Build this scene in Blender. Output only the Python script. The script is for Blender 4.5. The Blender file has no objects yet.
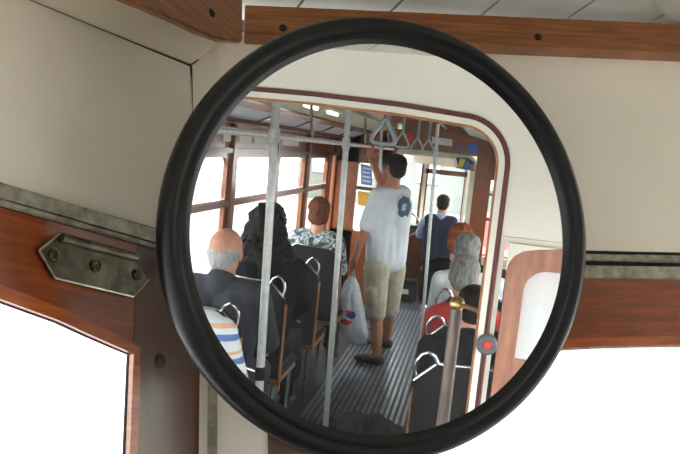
import bpy, bmesh, math, random
from mathutils import Vector, Matrix
from mathutils import noise as mnoise
random.seed(7)
D = bpy.data
COL = bpy.context.scene.collection
PI = math.pi
V = Vector

# ------------------------------------------------------------------ view geometry
F = 684.0
def nrm(v): return v.normalized()
a_ = nrm(V((480.9-340, 158.7-227, F)))
e_ = nrm(V((0, 1, 0)) - a_*a_[1]); g_ = e_.cross(a_)
u_ = e_*math.cos(-.1192) + g_*math.sin(-.1192)
Nc = nrm(V((.3606, -.0717, -1)))
def refl(v): return v - Nc*(2*v.dot(Nc))
ud = refl(u_); Yc = refl(a_); Zc = -ud; Xc = Yc.cross(Zc)
B = Matrix((Xc, Yc, Zc))            # camera axes (right, down, forward) -> world
HE = 1.85
mc = V(((375-340)/F, (237-227)/F, 1))*.52
hh = -(mc.dot(Nc))
CV = V((0, 0, HE))                   # image of the eye behind the looking glass
Nw = B @ Nc
CAM = CV + Nw*(2*hh)
def dcam(x, y): return V(((x-340)/F, (y-227)/F, 1))
def vr(x, y): return B @ refl(dcam(x, y))
def dr(x, y): return B @ dcam(x, y)
def SY(x, y, Y): d = vr(x, y); return CV + d*(Y/d[1])
def SX(x, y, X): d = vr(x, y); return CV + d*(X/d[0])
def SZ(x, y, Z): d = vr(x, y); return CV + d*((Z-HE)/d[2])

# ------------------------------------------------------------------ materials
MATS = {}
def new_mat(name):
    m = D.materials.new(name); m.use_nodes = True
    nt = m.node_tree; nt.nodes.clear()
    out = nt.nodes.new('ShaderNodeOutputMaterial'); b = nt.nodes.new('ShaderNodeBsdfPrincipled')
    nt.links.new(b.outputs[0], out.inputs[0])
    MATS[name] = m
    return m, nt, b, out
def srgb(c):
    r = []
    for v in c[:3]:
        v = v/255.0
        r.append(v/12.92 if v <= .04045 else ((v+.055)/1.055)**2.4)
    return (*r, 1)
def ramp(nt, fac, stops):
    r = nt.nodes.new('ShaderNodeValToRGB')
    while len(r.color_ramp.elements) < len(stops): r.color_ramp.elements.new(.5)
    for e, (p, c) in zip(r.color_ramp.elements, stops): e.position = p; e.color = c
    nt.links.new(fac, r.inputs[0]); return r.outputs[0]
def noise(nt, scale, detail=4, vec=None, stretch=None, rough=.6):
    n = nt.nodes.new('ShaderNodeTexNoise'); n.inputs['Scale'].default_value = scale; n.inputs['Detail'].default_value = detail
    n.inputs['Roughness'].default_value = rough
    tc = nt.nodes.new('ShaderNodeTexCoord')
    src = tc.outputs['Object']
    if stretch:
        mp = nt.nodes.new('ShaderNodeMapping'); mp.inputs['Scale'].default_value = stretch[:3]
        if len(stretch) > 3: mp.inputs['Rotation'].default_value = (0, 0, stretch[3])
        nt.links.new(src, mp.inputs[0]); src = mp.outputs[0]
    nt.links.new(src, n.inputs['Vector']); return n.outputs['Fac']
def bump(nt, b, fac, strength, dist=.002):
    bp = nt.nodes.new('ShaderNodeBump'); bp.inputs['Strength'].default_value = strength; bp.inputs['Distance'].default_value = dist
    nt.links.new(fac, bp.inputs['Height']); nt.links.new(bp.outputs[0], b.inputs['Normal'])
def simple(name, c1, c2=None, rough=.5, metal=0, scale=20, coat=0, bs=0, bd=.002, detail=4, spec=None):
    m, nt, b, o = new_mat(name)
    c2 = c2 or tuple(int(v*.85) for v in c1)
    f = noise(nt, scale, detail)
    nt.links.new(ramp(nt, f, [(.3, srgb(c2)), (.7, srgb(c1))]), b.inputs['Base Color'])
    b.inputs['Roughness'].default_value = rough; b.inputs['Metallic'].default_value = metal
    b.inputs['Coat Weight'].default_value = coat
    if spec is not None: b.inputs['Specular IOR Level'].default_value = spec
    if bs: bump(nt, b, f, bs, bd)
    return m
def paint(name, c, dirt=(120, 108, 88), amount=.68, rough=.45):
    m, nt, b, o = new_mat(name)
    f1 = noise(nt, 3.2, 6); f2 = noise(nt, 55, 5); f3 = noise(nt, 900, 2)
    base = ramp(nt, f1, [(.25, srgb(tuple(int(v*.93) for v in c))), (.7, srgb(c))])
    mix = nt.nodes.new('ShaderNodeMix'); mix.data_type = 'RGBA'
    nt.links.new(ramp(nt, f2, [(amount, (0, 0, 0, 1)), (amount+.16, (.45, .45, .45, 1))]), mix.inputs['Factor'])
    nt.links.new(base, mix.inputs[6]); mix.inputs[7].default_value = srgb(dirt)
    nt.links.new(mix.outputs[2], b.inputs['Base Color'])
    b.inputs['Roughness'].default_value = rough
    bump(nt, b, f3, .15, .0006)
    return m
def wood(name, light, dark, stretch=(2, 2, 30), rough=.3, coat=.4, scale=5, rot=0):
    m, nt, b, o = new_mat(name)
    f = noise(nt, scale, 8, stretch=stretch+(rot,) if rot else stretch, rough=.65)
    g = noise(nt, 2.5, 4)
    c1 = ramp(nt, f, [(.28, srgb(dark)), (.5, srgb(tuple((a+b_)//2 for a, b_ in zip(light, dark)))), (.72, srgb(light))])
    mix = nt.nodes.new('ShaderNodeMix'); mix.data_type = 'RGBA'; mix.blend_type = 'MULTIPLY'; mix.inputs['Factor'].default_value = .6
    nt.links.new(c1, mix.inputs[6]); nt.links.new(ramp(nt, g, [(.3, (.62, .58, .55, 1)), (.62, (1, 1, 1, 1))]), mix.inputs[7])
    nt.links.new(mix.outputs[2], b.inputs['Base Color'])
    b.inputs['Roughness'].default_value = rough; b.inputs['Coat Weight'].default_value = coat; b.inputs['Coat Roughness'].default_value = .15
    bump(nt, b, f, .12, .001)
    return m
cream = paint('cream_paint', (240, 228, 202))
cream_left = paint('aged_cream_paint', (238, 229, 210))
cream_r = paint('ivory_paint', (250, 240, 222))
white_p = paint('bulkhead_white_paint', (220, 214, 201), amount=.7)
strip_m = simple('worn_strip', (186, 180, 158), (120, 114, 96), .4, 0, 90)
strip_al = simple('aluminium_strip', (182, 178, 162), (112, 108, 94), .4, .4, 90)
gap_m = simple('dark_gap', (22, 20, 17), (10, 9, 8), .8)
wood_c = wood('varnished_cab_wood', (160, 78, 28), (98, 42, 13), (3, 3, 30))
wood_post = wood('varnished_post_wood', (100, 52, 26), (54, 28, 14), (26, 26, 3))
wood_lip = wood('orange_lip_wood', (196, 102, 36), (140, 62, 18), (3, 3, 40))
wood_beam = wood('ceiling_beam_wood', (172, 106, 52), (106, 60, 28), (3, 3, 60))
wood_s = wood('saloon_wood', (156, 86, 36), (80, 40, 15), (20, 20, 2.5))
wood_h = wood('saloon_rail_wood', (112, 62, 32), (54, 28, 14), (20, 2, 20))
wood_dark = wood('dark_saloon_wood', (110, 58, 28), (52, 26, 12), (12, 2, 20))
wood_f = wood('bulkhead_frame_wood', (168, 112, 84), (128, 76, 54), (14, 14, 2), rough=.4)
wood_tan = simple('tan_wood_edge', (176, 118, 62), (130, 78, 36), .4, 0, 30)
red_line = simple('oxblood_line', (92, 22, 20), (70, 16, 16), .4)
rubber = simple('black_rubber', (14, 16, 19), (7, 8, 10), .34, 0, 60, spec=.4)
glass_edge = simple('glass_edge', (70, 80, 78), (50, 60, 58), .2)
chrome = simple('chrome_tube', (205, 208, 208), (170, 172, 172), .18, 1, 30)
pole_m = simple('grey_pole_enamel', (208, 209, 206), (176, 178, 178), .3, .2, 30)
brass = simple('brass', (222, 190, 140), (176, 136, 84), .32, 1, 30)
nickel = simple('worn_nickel_plate', (128, 124, 110), (78, 70, 54), .34, .9, 70, bs=.2)
nickel_edge = simple('bright_nickel_edge', (205, 200, 184), (150, 140, 116), .28, .9, 120)
screw_m = simple('screw_metal', (120, 108, 82), (70, 58, 38), .35, .9, 200)
black_vinyl = simple('black_vinyl', (17, 18, 21), (11, 12, 14), .55, 0, 40, spec=.3)
cushion_m = simple('dark_cushion', (22, 22, 27), (14, 14, 17), .7, 0, 60)
floor_dark = simple('dark_floor_rubber', (40, 42, 46), (24, 26, 28), .5, 0, 9, bs=.2)
rib_m = simple('ribbed_floor_slats', (124, 132, 144), (72, 76, 84), .28, .35, 14, spec=.6)
lino = simple('cab_floor', (84, 78, 70), (60, 56, 50), .6)
ceil_board = simple('ceiling_boards', (196, 198, 186), (176, 176, 162), .5, 0, 12)
ceil_panel = simple('pale_ceiling_panel', (186, 198, 208), (160, 172, 184), .35, 0, 4)
ceil_green = simple('greenish_ceiling', (170, 172, 146), (140, 142, 116), .45, 0, 5)
skin = simple('skin', (206, 150, 122), (188, 128, 102), .5, 0, 30)
skin_tan = simple('tanned_skin', (178, 118, 88), (156, 98, 70), .5, 0, 30)
eye_m = simple('eye_white', (230, 228, 222), (220, 216, 210), .2)
asphalt = simple('street_asphalt', (150, 150, 150), (120, 120, 120), .8)
stone = simple('pale_stone', (226, 222, 212), (200, 196, 186), .8)
blue_wall = simple('pale_blue_render', (64, 88, 98), (54, 76, 86), .8)
ochre = simple('ochre_render', (206, 168, 112), (180, 140, 86), .8)
orange_wall = simple('orange_render', (128, 56, 28), (110, 46, 22), .8)
shutter = simple('pale_shutter', (186, 194, 196), (168, 176, 178), .7)

def glass_mat(name, tint=(.93, .96, .95), refl_=.06, dirt=.0):
    m = D.materials.new(name); m.use_nodes = True; nt = m.node_tree; nt.nodes.clear()
    o = nt.nodes.new('ShaderNodeOutputMaterial'); t = nt.nodes.new('ShaderNodeBsdfTransparent'); g = nt.nodes.new('ShaderNodeBsdfGlossy')
    t.inputs[0].default_value = (*tint, 1); g.inputs['Roughness'].default_value = .03
    mx = nt.nodes.new('ShaderNodeMixShader'); lw = nt.nodes.new('ShaderNodeLayerWeight'); lw.inputs[0].default_value = .5
    pw = nt.nodes.new('ShaderNodeMath'); pw.operation = 'POWER'; pw.inputs[1].default_value = 5; nt.links.new(lw.outputs['Facing'], pw.inputs[0])
    fr = nt.nodes.new('ShaderNodeMath'); fr.operation = 'MULTIPLY_ADD'; fr.inputs[1].default_value = .45; fr.inputs[2].default_value = .03; nt.links.new(pw.outputs[0], fr.inputs[0])
    nt.links.new(fr.outputs[0], mx.inputs[0]); nt.links.new(t.outputs[0], mx.inputs[1]); nt.links.new(g.outputs[0], mx.inputs[2])
    last = mx.outputs[0]
    if dirt:
        df = nt.nodes.new('ShaderNodeBsdfDiffuse'); df.inputs[0].default_value = (.8, .82, .82, 1)
        mx2 = nt.nodes.new('ShaderNodeMixShader'); mx2.inputs[0].default_value = dirt
        nt.links.new(last, mx2.inputs[1]); nt.links.new(df.outputs[0], mx2.inputs[2]); last = mx2.outputs[0]
    nt.links.new(last, o.inputs[0]); return m
pane_m = glass_mat('window_glass')
def mirror_mat():
    m, nt, b, o = new_mat('silvered_glass')
    b.inputs['Base Color'].default_value = (.88, .88, .88, 1); b.inputs['Metallic'].default_value = 1
    b.inputs['Roughness'].default_value = .0
    df = nt.nodes.new('ShaderNodeBsdfDiffuse'); df.inputs[0].default_value = (.75, .78, .8, 1)
    mx = nt.nodes.new('ShaderNodeMixShader')
    f = noise(nt, 9, 6)
    nt.links.new(ramp(nt, f, [(.35, (.012, .012, .012, 1)), (.75, (.05, .05, .05, 1))]), mx.inputs[0])   # a thin film of dust
    nt.links.new(b.outputs[0], mx.inputs[1]); nt.links.new(df.outputs[0], mx.inputs[2]); nt.links.new(mx.outputs[0], o.inputs[0])
    return m
mirror_m = mirror_mat()
def emit_mat(name, c, s):
    m = D.materials.new(name); m.use_nodes = True; nt = m.node_tree; nt.nodes.clear()
    o = nt.nodes.new('ShaderNodeOutputMaterial'); e = nt.nodes.new('ShaderNodeEmission'); e.inputs[0].default_value = (*c, 1); e.inputs[1].default_value = s
    nt.links.new(e.outputs[0], o.inputs[0]); return m
lamp_m = emit_mat('lamp_diffuser', (1, .97, .88), 3.0)

# ------------------------------------------------------------------ mesh helpers
def finish(name, bm, mat, parent=None, smooth=False, kind=None, bevel=0):
    if bevel:
        bmesh.ops.remove_doubles(bm, verts=bm.verts, dist=1e-6)
        es = [e for e in bm.edges if len(e.link_faces) == 2 and e.calc_face_angle(0) > .6]
        bmesh.ops.bevel(bm, geom=es, offset=bevel, segments=2, affect='EDGES', clamp_overlap=True)
    bmesh.ops.recalc_face_normals(bm, faces=bm.faces)
    me = D.meshes.new(name); bm.to_mesh(me); bm.free()
    if smooth:
        for p in me.polygons: p.use_smooth = True
        if smooth == 'auto':
            try: me.set_sharp_from_angle(angle=math.radians(35))
            except Exception: pass
    for mm in (mat if isinstance(mat, (list, tuple)) else [mat]): me.materials.append(mm)
    o = D.objects.new(name, me); COL.objects.link(o)
    if parent:
        o.parent = parent
        if parent.get('_base'): pass
    if kind: o['kind'] = kind
    return o
def tag(o, label, cat, group=None):
    o['label'] = label; o['category'] = cat
    if group: o['group'] = group
    return o
def thing(name, loc, label, cat, group=None, rz=0):
    o = D.objects.new(name, None); o.empty_display_size = .05; COL.objects.link(o)
    o.location = loc; o.rotation_euler.z = rz
    return tag(o, label, cat, group)
def struct(name, bm, mat, bevel=0, smooth=False, parent=None):
    o = finish(name, bm, mat, parent, smooth, bevel=bevel)
    if parent is None: o['kind'] = 'structure'
    return o
def box(bm, lo, hi, M=None):
    vs = [V((x, y, z)) for x in (lo[0], hi[0]) for y in (lo[1], hi[1]) for z in (lo[2], hi[2])]
    if M is not None: vs = [M @ v for v in vs]
    v = [bm.verts.new(p) for p in vs]
    for f in ((0, 1, 3, 2), (4, 6, 7, 5), (0, 4, 5, 1), (2, 3, 7, 6), (0, 2, 6, 4), (1, 5, 7, 3)): bm.faces.new([v[i] for i in f])
    return v
def prism(bm, pts, vec):
    """closed outline extruded by vec"""
    pts = [V(p) for p in pts]; vec = V(vec)
    a = [bm.verts.new(p) for p in pts]; b = [bm.verts.new(p+vec) for p in pts]
    bm.faces.new(a); bm.faces.new(b[::-1])
    n = len(pts)
    for i in range(n):
        j = (i+1) % n; bm.faces.new((a[i], b[i], b[j], a[j]))
def ring_slab(bm, outer, inner, vec, closed=True):
    vec = V(vec); n = len(outer)
    A = [bm.verts.new(V(p)) for p in outer]; Bn = [bm.verts.new(V(p)) for p in inner]
    A2 = [bm.verts.new(V(p)+vec) for p in outer]; B2 = [bm.verts.new(V(p)+vec) for p in inner]
    for i in range(n if closed else n-1):
        j = (i+1) % n
        bm.faces.new((A[i], A[j], Bn[j], Bn[i])); bm.faces.new((A2[i], B2[i], B2[j], A2[j]))
        bm.faces.new((A[i], A2[i], A2[j], A[j])); bm.faces.new((Bn[i], Bn[j], B2[j], B2[i]))
    if not closed:
        for k in (0, n-1): bm.faces.new((A[k], Bn[k], B2[k], A2[k]))
def frame_of(d):
    d = V(d).normalized(); h = V((0, 0, 1)) if abs(d.z) < .9 else V((1, 0, 0))
    x = d.cross(h).normalized(); return x, d.cross(x).normalized()
def tube(bm, pts, r, n=10, caps=True):
    pts = [V(p) for p in pts]; rings = []
    rs = r if isinstance(r, (list, tuple)) else [r]*len(pts)
    x = None
    for i, p in enumerate(pts):
        d = (pts[min(i+1, len(pts)-1)]-pts[max(i-1, 0)])
        d.normalize()
        if x is None: x, y = frame_of(d)
        else:
            x = (x - d*x.dot(d)).normalized(); y = d.cross(x)
        rings.append([bm.verts.new(p+(x*math.cos(t)+y*math.sin(t))*rs[i]) for t in [2*PI*k/n for k in range(n)]])
    for A, C_ in zip(rings, rings[1:]):
        for k in range(n): bm.faces.new((A[k], A[(k+1) % n], C_[(k+1) % n], C_[k]))
    if caps: bm.faces.new(rings[0][::-1]); bm.faces.new(rings[-1])
def lathe(bm, prof, M, n=64, sx=1, sy=1):
    """prof: (r, h) pairs around the local z axis; closed loop if first == last"""
    rings = []
    for r, h in prof:
        if r < 1e-6: rings.append([bm.verts.new(M @ V((0, 0, h)))])
        else: rings.append([bm.verts.new(M @ V((r*sx*math.cos(2*PI*k/n), r*sy*math.sin(2*PI*k/n), h))) for k in range(n)])
    for A, C_ in zip(rings, rings[1:]):
        for k in range(n):
            j = (k+1) % n
            if len(A) == 1 and len(C_) == 1: continue
            if len(A) == 1: bm.faces.new((A[0], C_[j], C_[k]))
            elif len(C_) == 1: bm.faces.new((A[k], A[j], C_[0]))
            else: bm.faces.new((A[k], A[j], C_[j], C_[k]))
def axis_mat(o, z, x=None):
    z = V(z).normalized()
    if x is None: x, _ = frame_of(z)
    else: x = (V(x)-z*V(x).dot(z)).normalized()
    y = z.cross(x)
    m = Matrix((x, y, z)).transposed().to_4x4(); m.translation = V(o); return m
def ell(bm, c, r, M=None, nu=16, nv=10):
    c = V(c); r = V(r) if not isinstance(r, (int, float)) else V((r, r, r))
    T = Matrix.Translation(c) @ (M.to_4x4() if M is not None else Matrix.Identity(4)) @ Matrix.Diagonal((*r, 1))
    bmesh.ops.create_uvsphere(bm, u_segments=nu, v_segments=nv, radius=1, matrix=T)
def cap(bm, p0, r0, p1, r1, n=12):
    p0, p1 = V(p0), V(p1)
    tube(bm, [p0, p1], [r0, r1], n); ell(bm, p0, r0, nu=n, nv=8); ell(bm, p1, r1, nu=n, nv=8)
def remeshed(name, bm, mat, parent, voxel=.012, smooth=4, local=None):
    me = D.meshes.new(name+'_tmp'); bmesh.ops.recalc_face_normals(bm, faces=bm.faces); bm.to_mesh(me); bm.free()
    t = D.objects.new('tmp', me); COL.objects.link(t)
    md = t.modifiers.new('r', 'REMESH'); md.mode = 'VOXEL'; md.voxel_size = voxel
    sm = t.modifiers.new('s', 'SMOOTH'); sm.iterations = smooth; sm.factor = .5
    dg = bpy.context.evaluated_depsgraph_get(); dg.update()
    nm = D.meshes.new_from_object(t.evaluated_get(dg)); nm.name = name
    D.objects.remove(t); D.meshes.remove(me)
    nm.materials.clear(); nm.materials.append(mat)
    for p in nm.polygons: p.use_smooth = True
    o = D.objects.new(name, nm); COL.objects.link(o)
    if parent: o.parent = parent
    return o
def round_rect(x0, x1, z0, z1, r, n=8):
    rr = r if isinstance(r, (list, tuple)) else (r, r, r, r)     # tr, tl, bl, br
    out = []
    for (cx, cz, q, a0) in ((x1, z1, rr[0], 0), (x0, z1, rr[1], 90), (x0, z0, rr[2], 180), (x1, z0, rr[3], 270)):
        sx = -1 if a0 in (0, 270) else 1; sz = -1 if a0 in (0, 90) else 1
        for k in range(n+1):
            t = math.radians(a0+90*k/n)
            out.append((cx+sx*q+q*math.cos(t), cz+sz*q+q*math.sin(t)))
    return out
def copy_tree(o, parent=None):
    c = o.copy(); COL.objects.link(c)
    if parent is not None: c.parent = parent
    for ch in list(o.children): copy_tree(ch, c)
    return c

# ------------------------------------------------------------------ cab walls seen directly
def heading(t):
    fw = V((0, 0, 1)); h = nrm(fw - ud*fw.dot(ud)); g = ud.cross(h)
    return B @ (h*math.cos(t)+g*math.sin(t))
CORNER = CAM + dr(200, 240)*.62
class Wall:
    def __init__(s, d):
        s.o = CORNER.copy(); s.d = d.normalized(); s.n = V((0, 0, 1)).cross(s.d).normalized()
        if (CAM-s.o).dot(s.n) < 0: s.n = -s.n
    def hit(s, x, y, off=0):
        r = dr(x, y); o = s.o+s.n*off; return CAM + r*((o-CAM).dot(s.n)/r.dot(s.n))
    def tz(s, x, y, off=0):
        p = s.hit(x, y, off); return (p-s.o).dot(s.d), p.z
    def pt(s, t, z, off=0): return V((s.o.x+s.d.x*t+s.n.x*off, s.o.y+s.d.y*t+s.n.y*off, z))
    def line(s, p, q, off=0):
        a, b = s.tz(*p, off), s.tz(*q, off); return lambda t: a[1]+(b[1]-a[1])*(t-a[0])/(b[0]-a[0])
    def poly(s, bm, pts, o0, o1):
        """pixel outline traced at offset o1, body back to offset o0"""
        P = [s.hit(x, y, o1) for x, y in pts]; prism(bm, P, s.n*(o0-o1))
    def tzpoly(s, bm, pts, o0, o1): prism(bm, [s.pt(t, z, o1) for t, z in pts], s.n*(o0-o1))
    def band(s, bm, top, bot, t0, t1, o0, o1):
        ft, fb = (s.line(*l, o1) if isinstance(l, tuple) else (lambda t, l=l: l) for l in (top, bot))
        s.tzpoly(bm, [(t0, fb(t0)), (t1, fb(t1)), (t1, ft(t1)), (t0, ft(t0))], o0, o1)
L = Wall(-heading(math.radians(25.05)))
R = Wall(heading(math.radians(79.28)))
t_L = 1.55
tR_end = (-.55-CORNER.x)/R.d.x
l0 = L.tz(193, 200)[0]; r217 = R.tz(217, 240)[0]; r205 = R.tz(206, 400)[0]; r265 = R.tz(265, 440)[0]
Z_TOP = R.tz(560, 18)[1]

bm = bmesh.new()   # left end wall, cream upper panel
L.band(bm, ((30, 0), (190, 65)), ((0, 184), (158, 229)), l0, .62, -.03, 0)
L.band(bm, Z_TOP-.06, ((0, 184), (158, 229)), .62, t_L, -.03, 0)
struct('wall_end', bm, cream_left)
bm = bmesh.new()
L.band(bm, ((0, 184), (158, 229)), ((0, 187), (158, 232)), l0, t_L, -.02, .001)
L.band(bm, ((0, 195), (158, 241)), ((0, 198), (158, 244)), l0, t_L, -.02, .001)
L.band(bm, ((0, 205), (158, 249)), ((0, 207), (158, 251)), l0, t_L, -.02, .001)
struct('trim_1', bm, gap_m)
bm = bmesh.new()
L.band(bm, ((0, 187), (158, 232)), ((0, 195), (158, 241)), l0, t_L, -.02, .005)
struct('trim_2', bm, strip_al, bevel=.0015)
bm = bmesh.new()
L.band(bm, ((0, 198), (158, 244)), ((0, 205), (158, 249)), l0, t_L, -.02, .003)
struct('trim_3', bm, strip_m, bevel=.001)
# window header and post on the left (one varnished frame)
tj = L.tz(139, 400)[0]; tpost = L.tz(203, 400)[0]
hb = [(133, 353), (115, 345), (90, 334), (60, 320), (30, 309), (0, 298)]
tzb = [L.tz(x, y, .004) for x, y in hb]
slope = (tzb[-1][1]-tzb[-2][1])/(tzb[-1][0]-tzb[-2][0])
far = [(tzb[-1][0]+.12, tzb[-1][1]+slope*.10), (tzb[-1][0]+.35, tzb[-1][1]+slope*.2), (t_L, tzb[-1][1]+slope*.2)]
hl = L.line((0, 207), (158, 251), .004)
bm = bmesh.new()
low = [(t, z) for t, z in tzb]+far
A = [(t, hl(t)) for t, z in low]
ring_slab(bm, [L.pt(t, z, .004) for t, z in A], [L.pt(t, z, .004) for t, z in low], L.n*-.0055, closed=False)
wf = struct('window_1', bm, wood_c)
bm = bmesh.new()
tj = tzb[0][0]
L.tzpoly(bm, [(tj, .75), (tpost, .75), (tpost, hl(tpost)), (tj, hl(tj))], -.002, .0043)
struct('window_post', bm, wood_post, parent=wf)
# orange bevel lip + dark gasket round the opening
def offset_path(path, d):
    out = []
    for i, (t, z) in enumerate(path):
        a = path[max(i-1, 0)]; b = path[min(i+1, len(path)-1)]
        dx, dz = b[0]-a[0], b[1]-a[1]; l = math.hypot(dx, dz); out.append((t-dz/l*d, z+dx/l*d))
    return out
jam = [(tj, .75), (tj, tzb[0][1]-.02), (tj, tzb[0][1])]
path = jam[:2]+[(tj, tzb[0][1])]+low[1:]
def lpath(o, w0, w1, off0, off1, name, m):
    bmx = bmesh.new()
    p0, p1 = offset_path(path, w0), offset_path(path, w1)
    ring_slab(bmx, [L.pt(t, z, off1) for t, z in p0], [L.pt(t, z, off1) for t, z in p1], L.n*(off0-off1), closed=False)
    return struct(name, bmx, m, parent=o)
s_ = -1
lpath(wf, .0075, -.001, -.001, .0055, 'window_bead', wood_lip)
lpath(wf, -.0008, -.0016, -.001, .001, 'window_gasket', gap_m)
bm = bmesh.new(); L.tzpoly(bm, [(tj-.02, .78), (t_L, .78), (t_L, hl(t_L)-.01), (tj-.02, hl(tj)-.01)], -.0022, -.0005)
struct('window_pane', bm, pane_m, parent=wf)
bm = bmesh.new(); L.tzpoly(bm, [(l0, 0), (t_L, 0), (t_L, .8), (l0, .8)], -.03, 0)
struct('wall_end_lower', bm, wood_dark)

# centre pillar between the two windows
bm = bmesh.new()
pA = L.pt(l0, 0, .0); pB = R.pt(r217, 0, .0)
prism(bm, [pA, pB, pB-R.n*.04, pA-L.n*.04], (0, 0, Z_TOP))
struct('wall_corner', bm, cream_left)
bm = bmesh.new()
zp = R.tz(265, 300)[1]
R.tzpoly(bm, [(r205, .3), (R.tz(218, 420)[0], .3), (R.tz(218, 420)[0], zp), (r205, zp)], -.04, .003)
struct('trim_4', bm, strip_m)
bm = bmesh.new()
R.tzpoly(bm, [(R.tz(218, 420)[0]-.0005, .3), (r265+.003, .3), (r265+.003, zp), (R.tz(218, 420)[0]-.0005, zp)], -.04, .008)
struct('wall_pillar', bm, cream_r, bevel=.004)
bm = bmesh.new(); tt = L.tz(204, 420)[0]
tube(bm, [L.pt(tt, .3, .003), L.pt(tt, zp, .003)], .0022, 8)
struct('trim_5', bm, gap_m)

# right angled wall: ivory board, strips, window header
bm = bmesh.new()
R.band(bm, ((430, 40), (680, 50)), ((585, 251), (680, 253)), r217, tR_end, -.03, 0)
struct('wall_angled', bm, cream_r)
bm = bmesh.new()
R.band(bm, ((585, 250.5), (680, 252.5)), ((585, 253.5), (680, 255)), r265, tR_end, -.02, .001)
R.band(bm, ((585, 260), (680, 262)), ((585, 265), (680, 266.5)), r265, tR_end, -.02, .001)
struct('trim_7', bm, gap_m)
bm = bmesh.new()
R.band(bm, ((585, 253.5), (680, 255)), ((585, 260), (680, 262)), r265, tR_end, -.02, .006)
struct('trim_8', bm, strip_al, bevel=.0015)
bm = bmesh.new()
R.band(bm, ((585, 265), (680, 266.5)), ((585, 278), (680, 279.5)), r265, tR_end, -.02, .004)
struct('trim_9', bm, strip_m, bevel=.001)
hp = [(330, 362), (460, 353), (560, 347.5), (600, 345.5), (640, 344.5), (690, 344), (800, 345)]
lowR = [R.tz(x, y, .004) for x, y in hp]
lowR = [(t, z) for t, z in lowR if t < tR_end-.06]
lowR += [(tR_end-.05, lowR[-1][1]-.004)]
jt = lowR[0][0]
hr = R.line((585, 278), (680, 279.5), .004)
bm = bmesh.new()
ring_slab(bm, [R.pt(t, hr(t), .004) for t, z in lowR], [R.pt(t, z, .004) for t, z in lowR], R.n*-.03, closed=False)
wr = struct('window_2', bm, wood_c, bevel=.0012)
bm = bmesh.new()
R.tzpoly(bm, [(r265, .75), (jt, .75), (jt, hr(jt)), (r265, hr(r265))], -.026, .0045)
R.tzpoly(bm, [(tR_end-.05, .75), (tR_end, .75), (tR_end, hr(tR_end)), (tR_end-.05, hr(tR_end))], -.026, .0045)
struct('window_post', bm, wood_post, bevel=.002, parent=wr)
def rpath(w0, w1, off0, off1, name, m):
    pth = lowR
    p0 = [(t, z+w0) for t, z in pth]; p1 = [(t, z+w1) for t, z in pth]
    bmx = bmesh.new(); ring_slab(bmx, [R.pt(t, z, off1) for t, z in p0], [R.pt(t, z, off1) for t, z in p1], R.n*(off0-off1), closed=False)
    return struct(name, bmx, m, parent=wr)
rpath(.0075, -.001, -.02, .007, 'window_bead', wood_lip)
rpath(-.001, -.0025, -.02, .002, 'window_gasket', strip_m)
bm = bmesh.new(); R.tzpoly(bm, [(jt, .78), (tR_end-.05, .78), (tR_end-.05, hr(0)-.01), (jt, hr(0)-.01)], -.018, -.014)
struct('window_pane', bm, pane_m, parent=wr)
bm = bmesh.new(); R.tzpoly(bm, [(r205, 0), (tR_end, 0), (tR_end, .8), (r205, .8)], -.03, 0)
struct('wall_angled_lower', bm, wood_dark)

# ceiling beams, soffit, ceiling
def under(W, xb, yb, xf, yf, back):
    zt_ = W.tz(xb, yb, back)[1]; lo, hi = back, .08
    for _ in range(40):
        m_ = (lo+hi)/2
        if W.tz(xf, yf, m_)[1] < zt_: lo = m_
        else: hi = m_
    return lo, zt_
ofR, zb_ = under(R, 560, 57, 560, 46, 0)
if ofR > .07: ofR = .02
bm = bmesh.new()
R.band(bm, ((245, 4.5), (680, 23.5)), ((245, 33), (680, 52)), R.tz(245, 25, ofR)[0], tR_end, -.03, ofR)
beam = struct('beam_right', bm, wood_beam, bevel=.001)
def screw(parent, W, x, y, off, r, m=None, ang=.4):
    c = W.hit(x, y, off); M = axis_mat(c, W.n, W.d)
    b1 = bmesh.new(); lathe(b1, [(0, .0012), (r*.7, .0011), (r, .0002), (r, -.0008), (0, -.0008)], M, 20)
    s = finish('screw', b1, m or screw_m, parent, smooth='auto')
    b1 = bmesh.new(); ca, sa = math.cos(ang), math.sin(ang)
    Mr = M @ Matrix.Rotation(ang, 4, 'Z')
    box(b1, (-r*.8, -r*.13, .0009), (r*.8, r*.13, .0014), Mr); finish('screw_slot', b1, gap_m, s)
    return s
screw(beam, R, 283, 28, ofR, .004, gap_m); screw(beam, R, 538, 37, ofR, .0042, gap_m)
bm = bmesh.new()
L.poly(bm, [(-260, -215), (-100, -130), (40, -50), (243, -12), (243, 42), (222, 40), (200, 32), (175, 20), (150, 9), (128, 0), (40, -38), (-100, -98), (-260, -170)], .047, .055)
beamL = struct('beam_left', bm, wood_beam, bevel=.0015)
screw(beamL, L, 212, 13, .055, .004, gap_m)
bm = bmesh.new()
up = [L.hit(*p, .034) for p in [(226, 43), (218, 38), (200, 31), (175, 19), (150, 8), (128, -1), (40, -38), (-100, -98), (-260, -170)]]
dn = [L.hit(*p, .0) for p in [(214, 52), (205, 55), (190, 65), (150, 49), (110, 32.5), (70, 16.5), (30, 0), (-60, -37), (-200, -95)]]
ring_slab(bm, up, dn, (0, 0, .012), closed=False)
struct('trim_10', bm, cream, smooth=False)
bm = bmesh.new()   # grime caulk line along the soffit joint and down the corner
tube(bm, [L.hit(30, 0, .0006), L.hit(110, 32.8, .0006), L.hit(150, 49.2, .0006), L.hit(190, 65.2, .0006)], [.0003, .0004, .0007, .0012], 6)
tube(bm, [L.hit(191, 62, .001), L.hit(192, 80, .001), L.hit(192.5, 110, .001), L.hit(193, 220, .0008)], [.0013, .0006, .0003, .0002], 6)
tube(bm, [L.hit(190, 65, .001), L.hit(206, 54, .001), L.hit(219, 41, .006)], [.0014, .0009, .0012], 6)
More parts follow.
